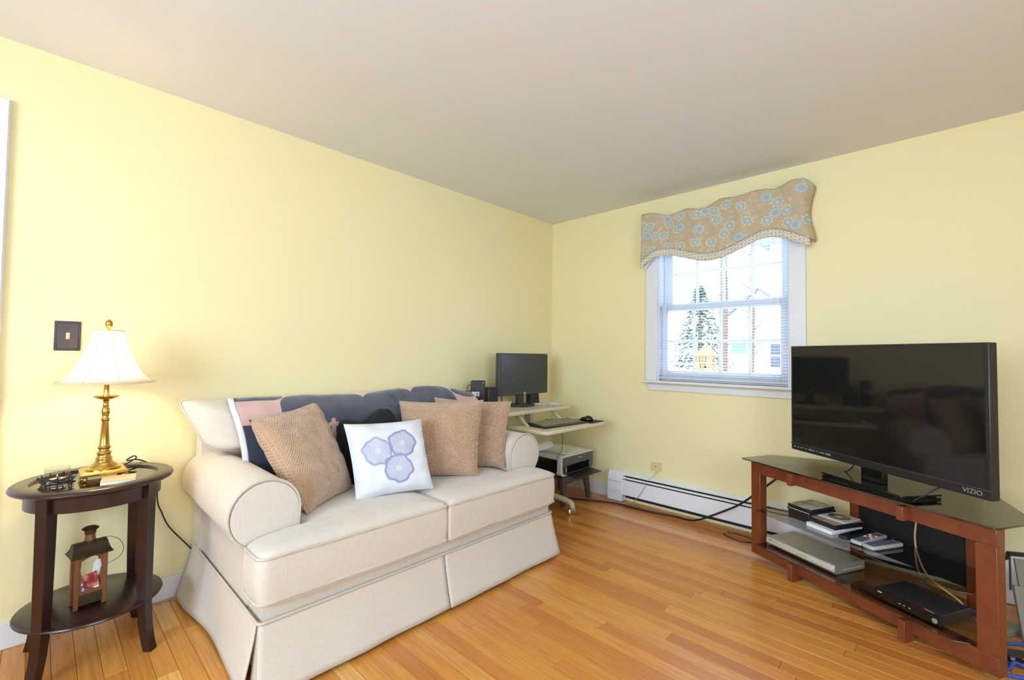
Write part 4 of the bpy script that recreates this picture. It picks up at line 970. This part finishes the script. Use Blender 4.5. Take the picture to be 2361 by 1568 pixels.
for x, l in ((-.028, .010), (-.010, .007), (.010, .009)): box((x, -.1028, .024), (x+l, -.1018, .0265)).build('indicator', 'silver_light', cb)
box((-.112, -.1028, .034), (-.094, -.1018, .039)).build('model_mark', 'silver_light', cb); box((.068, -.0995, .0492), (.100, -.0965, .0505)).build('edge_mark', 'silver_light', cb)
for x in (-.1, .1):
    for y in (-.08, .08): G().lathe([(.010, 0), (.010, .006)], (x, y, 0), 10).build('foot', 'black_matte', cb)
# stacks on the middle shelf
b1 = thing('disc_box', 'black lidded box under a movie case on the middle shelf', 'box', onstand(.262, .152, .300), SA+.02)
box((-.062, -.095, 0), (.062, .095, .044)).build('body', 'black_plastic', b1, bevel=.002); box((-.067, -.100, .044), (.067, .100, .056)).build('lid', 'black_plastic', b1, bevel=.002)
box((-.066, -.1008, .053), (.066, -.0995, .0565)).build('lid_edge', 'silver_light', b1)
def case(name, label, s, d, z, rz, cover, w2=.066, d2=.095, h=.015):
    c = thing(name, label, 'movie case', onstand(s, d, z), SA+rz)
    box((-w2, -d2, 0), (w2, d2, h)).build('case', 'black_plastic', c, bevel=.0015); box((-w2+.002, -d2+.004, h), (w2-.002, d2-.002, h+.0008)).build('cover', cover, c); return c
case('movie_case', 'black movie case with gold cover on top of the box', .256, .158, .3567, .05, 'cover_gold')
wb = thing('white_book', 'thin white booklet under the red movie case', 'book', onstand(.402, .135, .300), SA-.02)
box((-.070, -.105, 0), (.070, .108, .003)).build('cover', 'paper_white', wb); box((-.069, -.103, .003), (.069, .106, .014)).build('pages', 'paper_white', wb); box((-.070, -.105, .014), (.070, .108, .017)).build('cover', 'paper_white', wb)
case('movie_case', 'black movie case with red and white cover below the disc sleeve', .398, .160, .3172, -.02, 'cover_red', .070, .100, .024)
dsl = thing('disc_sleeve', 'disc in a white paper sleeve on the red movie case', 'disc', onstand(.388, .195, .3422), SA+.10)
box((-.066, -.070, 0), (.066, .070, .003)).build('sleeve', 'paper_white', dsl)
G().lathe([(.016, .003), (.050, .003), (.050, .0038), (.016, .0038)], n=40, cap=False).build('disc', 'disc', dsl); G().lathe([(.0005, .003), (.008, .003), (.008, .0042), (.0005, .0042)], n=20).build('hub', 'paper_white', dsl)
def remote(label, s, d, z, rz, body, L=.105, W=.024, keys=True, tilt=0.0):
    r_ = thing('remote_control', label, 'remote', onstand(s, d, z), SA+rz, 'remote controls on the middle shelf')
    G().prism(rpoly([(-W, -L), (W, -L), (W, L), (-W, L)], .012, 4), 'z', .004, .020).build('body', body, r_, bevel=.004)
    box((-W*.7, -L*.7, 0), (W*.7, L*.8, .006)).build('underside', body, r_, bevel=.002)
    for j in range(9):
        for i in range(3):
            m = 'remote_key' if keys else 'black_gloss'
            if keys == 2 and 3 < j < 7: m = ('red_light' if (i+j) % 2 else 'paper_white')
            box((-W*.72+i*W*.5, -L*.86+j*L*.19, .019), (-W*.72+i*W*.5+W*.38, -L*.86+j*L*.19+L*.11, .0225)).build('button', m, r_)
    return r_
remote('slim black remote beside the white booklet', .520, .115, .300, .10, 'black_plastic', .095, .022, 0)
remote('silver grey remote with white and red buttons between two others', .580, .130, .300, .12, 'remote_grey', .112, .026, 2)
remote('silver grey remote with plain blue-grey buttons nearest the cable box cord', .650, .118, .300, -.04, 'remote_grey', .098, .027, 1)

# ------------------------------------------------------------------ cables
cable('extension_cord', [(.30, -.42, .008), (.42, -.335, .008), (.573, -.256, .008), (.70, -.19, .008), (.793, -.157, .008), (.90, -.150, .008), (.997, -.146, .008), (1.116, -.134, .008), (1.259, -.100, .008), (1.36, -.11, .012), (1.45, -.14, .045), (1.58, -.17, .125), (1.72, -.20, .22), (1.83, -.24, .32), (1.93, -.24, .42), (1.98, -.22, .47)], .0065, 'cable_black', 'thick black cord running along the floor from the cart to the tv stand', 'cord')
cord_part(pj, 'phone_cord', [(1.072, -.016, .291), (1.064, -.035, .262), (1.052, -.060, .245), (1.036, -.084, .225), (1.012, -.090, .175), (.965, -.092, .095), (.91, -.094, .030), (.84, -.096, .004), (.74, -.096, .004), (.655, -.090, .004), (.60, -.050, .004), (.50, -.060, .004), (.44, -.10, .004)], .0020, 'cable_grey')
cable('antenna_cable', [onstand(.680, .40, .52), onstand(.668, .34, .44), onstand(.664, .32, .36), onstand(.670, .315, .28), onstand(.705, .305, .20), onstand(.76, .285, .168), onstand(.83, .25, .160), onstand(.88, .225, .155), onstand(.915, .208, .135)], .0040, 'cable_tan', 'tan coaxial cable hanging down to the back of the cable box')
cable('blue_patch_cable', [onstand(.66, .36, .112), onstand(.72, .30, .118), onstand(.78, .27, .112), onstand(.86, .29, .112), onstand(.95, .30, .10)], .0030, 'cable_blue', 'short blue cable lying behind the cable box')
cable('floor_wire', [(1.62, -.16, .004), (1.66, -.20, .004), (1.74, -.22, .004), (1.80, -.19, .004), (1.78, -.13, .004), (1.70, -.11, .004), (1.63, -.13, .004)], .003, 'cable_black', 'loop of thin black wire on the floor under the heater')
cable('baseboard_wire', [(.03, -3.06, .004), (.026, -2.98, .004), (.03, -2.92, .004), (.06, -2.87, .004), (.10, -2.83, .004), (.14, -2.76, .004)], .0028, 'cable_grey', 'grey wire along the baseboard between side table and sofa')
for k, P in enumerate(([(2.83, -.70, .006), (2.87, -.735, .008), (2.905, -.72, .012), (2.94, -.70, .008), (2.99, -.66, .006), (3.03, -.60, .006)],
                       [(2.845, -.80, .006), (2.875, -.785, .014), (2.89, -.745, .024), (2.92, -.73, .014), (2.97, -.74, .006), (3.02, -.72, .006)],
                       [(2.86, -.83, .006), (2.90, -.82, .010), (2.94, -.80, .010), (2.99, -.79, .006), (3.03, -.77, .006)],
                       [(2.86, -.56, .006), (2.90, -.545, .010), (2.94, -.51, .010), (2.99, -.50, .006), (3.05, -.47, .006)])):
    o = cable('blue_cable', P, .0065, 'cable_blue', ('blue network cable winding past the small black adapter', 'blue network cable humped up beside the black adapter', 'blue network cable lying flat by the foot of the tv stand', 'blue network cable running past the flat grey box')[k]); o['group'] = 'blue cables beside the tv stand'
ad = thing('power_brick', 'small black adapter with a red light among the blue cables', 'adapter', (2.905, -.655, .0005), R(30))
box((-.045, -.028, 0), (.045, .028, .026)).build('case', 'black_plastic', ad, bevel=.004); box((-.004, -.0285, .016), (.012, -.027, .022)).build('status_light', 'red_light', ad); box((-.040, -.0285, .010), (-.026, -.027, .020)).build('plug_face', 'cable_grey', ad)
fb = thing('floor_box', 'flat grey box lying on the floor behind the tv stand end', 'box', (2.865, -.385, .0005), R(-30))
box((-.09, -.07, 0), (.07, .055, .022)).build('case', 'grey_box', fb, bevel=.002); box((-.088, -.068, .022), (.068, .053, .024)).build('lid', 'grey_panel', fb, bevel=.001)
pn = thing('leaning_panel', 'grey folding panel with black hinge leaning beside the tv stand', 'panel', (3.03, -.43, 0), R(25))
g = box((-.105, -.008, 0), (.13, .008, .22)).build('lower_board', 'grey_panel', pn, bevel=.002); g.rotation_euler = (R(-14), R(0), 0)
g = box((-.085, -.006, .22), (.13, .006, .33)).build('upper_board', 'grey_box', pn, bevel=.002); g.rotation_euler = (R(-14), 0, 0)
G().tube([(-.115, .06, .345), (-.06, .064, .345)], .010, 10).build('hinge', 'black_plastic', pn, 60)
G().tube([(-.11, .058, .34), (-.125, .03, .20)], .004, 6).build('support_wire', 'black_plastic', pn, 60)
kn = thing('radiator_valve', 'small black valve knob on the heater end beyond the tv stand', 'valve', (2.91, -.0745, .235))
G().lathe([(.0005, 0), (.010, 0), (.012, .01), (.010, .02), (.014, .024), (.014, .036), (.0005, .038)], n=14).build('knob', 'black_plastic', kn, 50).rotation_euler = (R(90), 0, 0)
box((-.006, -.004, -.012), (.006, .002, .012)).build('bracket', 'black_plastic', kn)

# ------------------------------------------------------------------ outdoors seen through the window
yd = G().grid(lambda u, v: (-40+80*u, .6+60*v, -.5+1.25*min(1, v*6.0)), 10, 24).build('ground', 'snow', smooth=60); struct(yd)
hs = thing('neighbor_house', 'white gabled neighbour house with a blue shuttered window', 'house', (-2.55, 16.0, .50))
G().prism([(-1.17, 0), (1.17, 0), (1.17, 2.30), (0, 3.30), (-1.17, 2.30)], 'y', 0, 4).build('wall', 'siding_white', hs)
for i in range(11): box((-1.17, -.012, .1+i*.2), (1.17, 0, .112+i*.2)).build('clapboard', 'siding_white', hs)
for s_ in (-1, 1): G().prism([(0, 3.32), (0, 3.42), (s_*1.37, 2.26), (s_*1.37, 2.16)], 'y', -.15, 4.1).build('roof', 'roof_grey', hs, fixn=True)
wn = box((-1.04, -.05, .78), (-.36, .0, 1.30)).build('window', 'siding_white', hs); box((-.99, -.06, .83), (-.41, -.05, 1.25)).build('pane', 'shutter_blue', wn)
h2 = thing('white_house', 'white clapboard house with a tall dark window', 'house', (1.5, 9.0, .55))
box((-1.88, 0, -.3), (2.2, 4, 3.4)).build('wall', 'siding_white', h2)
wn = box((-1.90, -.05, .36), (-1.62, 0, 1.00)).build('window', 'siding_white', h2)
for k in range(2): box((-1.87, -.06, .39+k*.30), (-1.66, -.05, .66+k*.30)).build('pane', 'pane_dark', wn)
G().prism([(-2.1, 3.4), (2.4, 3.4), (2.2, 4.4), (-1.9, 4.4)], 'y', -.2, 4.2).build('roof', 'roof_grey', h2)
def bare_tree(label, x, y, z, h, seed, r0=.12, sp=.5):
    t = thing('bare_tree', label, 'tree', (x, y, z), group='bare trees in the yard'); rn = random.Random(seed)
    G().tube([(0, 0, -.3), (.05, 0, h*.4), (.0, 0, h*.8), (.1, 0, h)], [r0*1.2, r0, r0*.7, r0*.3], 10).build('trunk', 'bark', t, 60)
    for k in range(16):
        z0 = h*(.15+.8*k/16); a = rn.uniform(0, 6.28); L = rn.uniform(.5, 1.0)*sp; e = Vector((math.cos(a), math.sin(a), 0))
        g = G(); p1 = Vector((0, 0, z0)); p2 = p1+e*L*.5+Vector((0, 0, L*.4)); p3 = p1+e*L+Vector((0, 0, L*.55+rn.uniform(-.2, .3)*sp))
        g.tube([tuple(p1), tuple(p2), tuple(p3)], [.022, .015, .006], 6)
        for q in range(3):
            b = p2+(p3-p2)*rn.random(); g.tube([tuple(b), tuple(b+Vector((rn.uniform(-.4, .4), rn.uniform(-.4, .4), rn.uniform(.1, .5)))*sp)], [.007, .003], 5)
        g.build('branch', 'twig_brown', t, 60)
bare_tree('thick bare tree trunk beside the cedar playset', -1.92, 10.2, .5, 6.0, 1, .11, .35); bare_tree('slender bare tree between the two white houses', -.98, 9.6, .5, 4.5, 2, .035, .42)
def evergreen(label, x, y, z, h, rad, seed):
    t = thing('evergreen_tree', label, 'tree', (x, y, z)); rn = random.Random(seed)
    G().tube([(0, 0, -.2), (0, 0, h*.9)], [.12, .03], 8).build('trunk', 'bark', t); g = G()
    for k in range(900):
        zz = h*(.08+.9*rn.random()); rr = rad*(1-zz/h)*math.sqrt(rn.random())+.05; a = rn.uniform(0, 6.28); e = Vector((math.cos(a), math.sin(a), 0)); p = e*rr+Vector((0, 0, zz)); s_ = rn.uniform(.06, .16)
        n2 = Vector((-e.y, e.x, 0)); g.add([tuple(p-n2*s_*.4), tuple(p+n2*s_*.4), tuple(p+e*s_+Vector((0, 0, -.3*s_))), tuple(p+Vector((0, 0, s_*.5)))], [(0, 1, 2), (0, 2, 3), (1, 3, 2)])
    g.build('needles', 'evergreen', t, kind='stuff')
evergreen('wide evergreen tree in the yard beyond the window', -3.5, 12.6, .5, 3.2, 1.15, 5)
ws = thing('cedar_playset', 'small cedar play structure in the snowy yard', 'playset', (-1.78, 8.6, .60))
for x in (-.15, .15):
    for y in (-.14, .14): box((x-.03, y-.03, -.12), (x+.03, y+.03, .62)).build('post', 'cedar', ws)
box((-.2, -.19, .40), (.2, .19, .45)).build('platform', 'cedar', ws); G().prism([(-.24, .60), (.24, .60), (0, .84)], 'y', -.22, .22).build('roof', 'cedar', ws)
for k in range(5): box((-.17+k*.08, -.18, .45), (-.13+k*.08, -.16, .58)).build('rail_slat', 'cedar', ws)
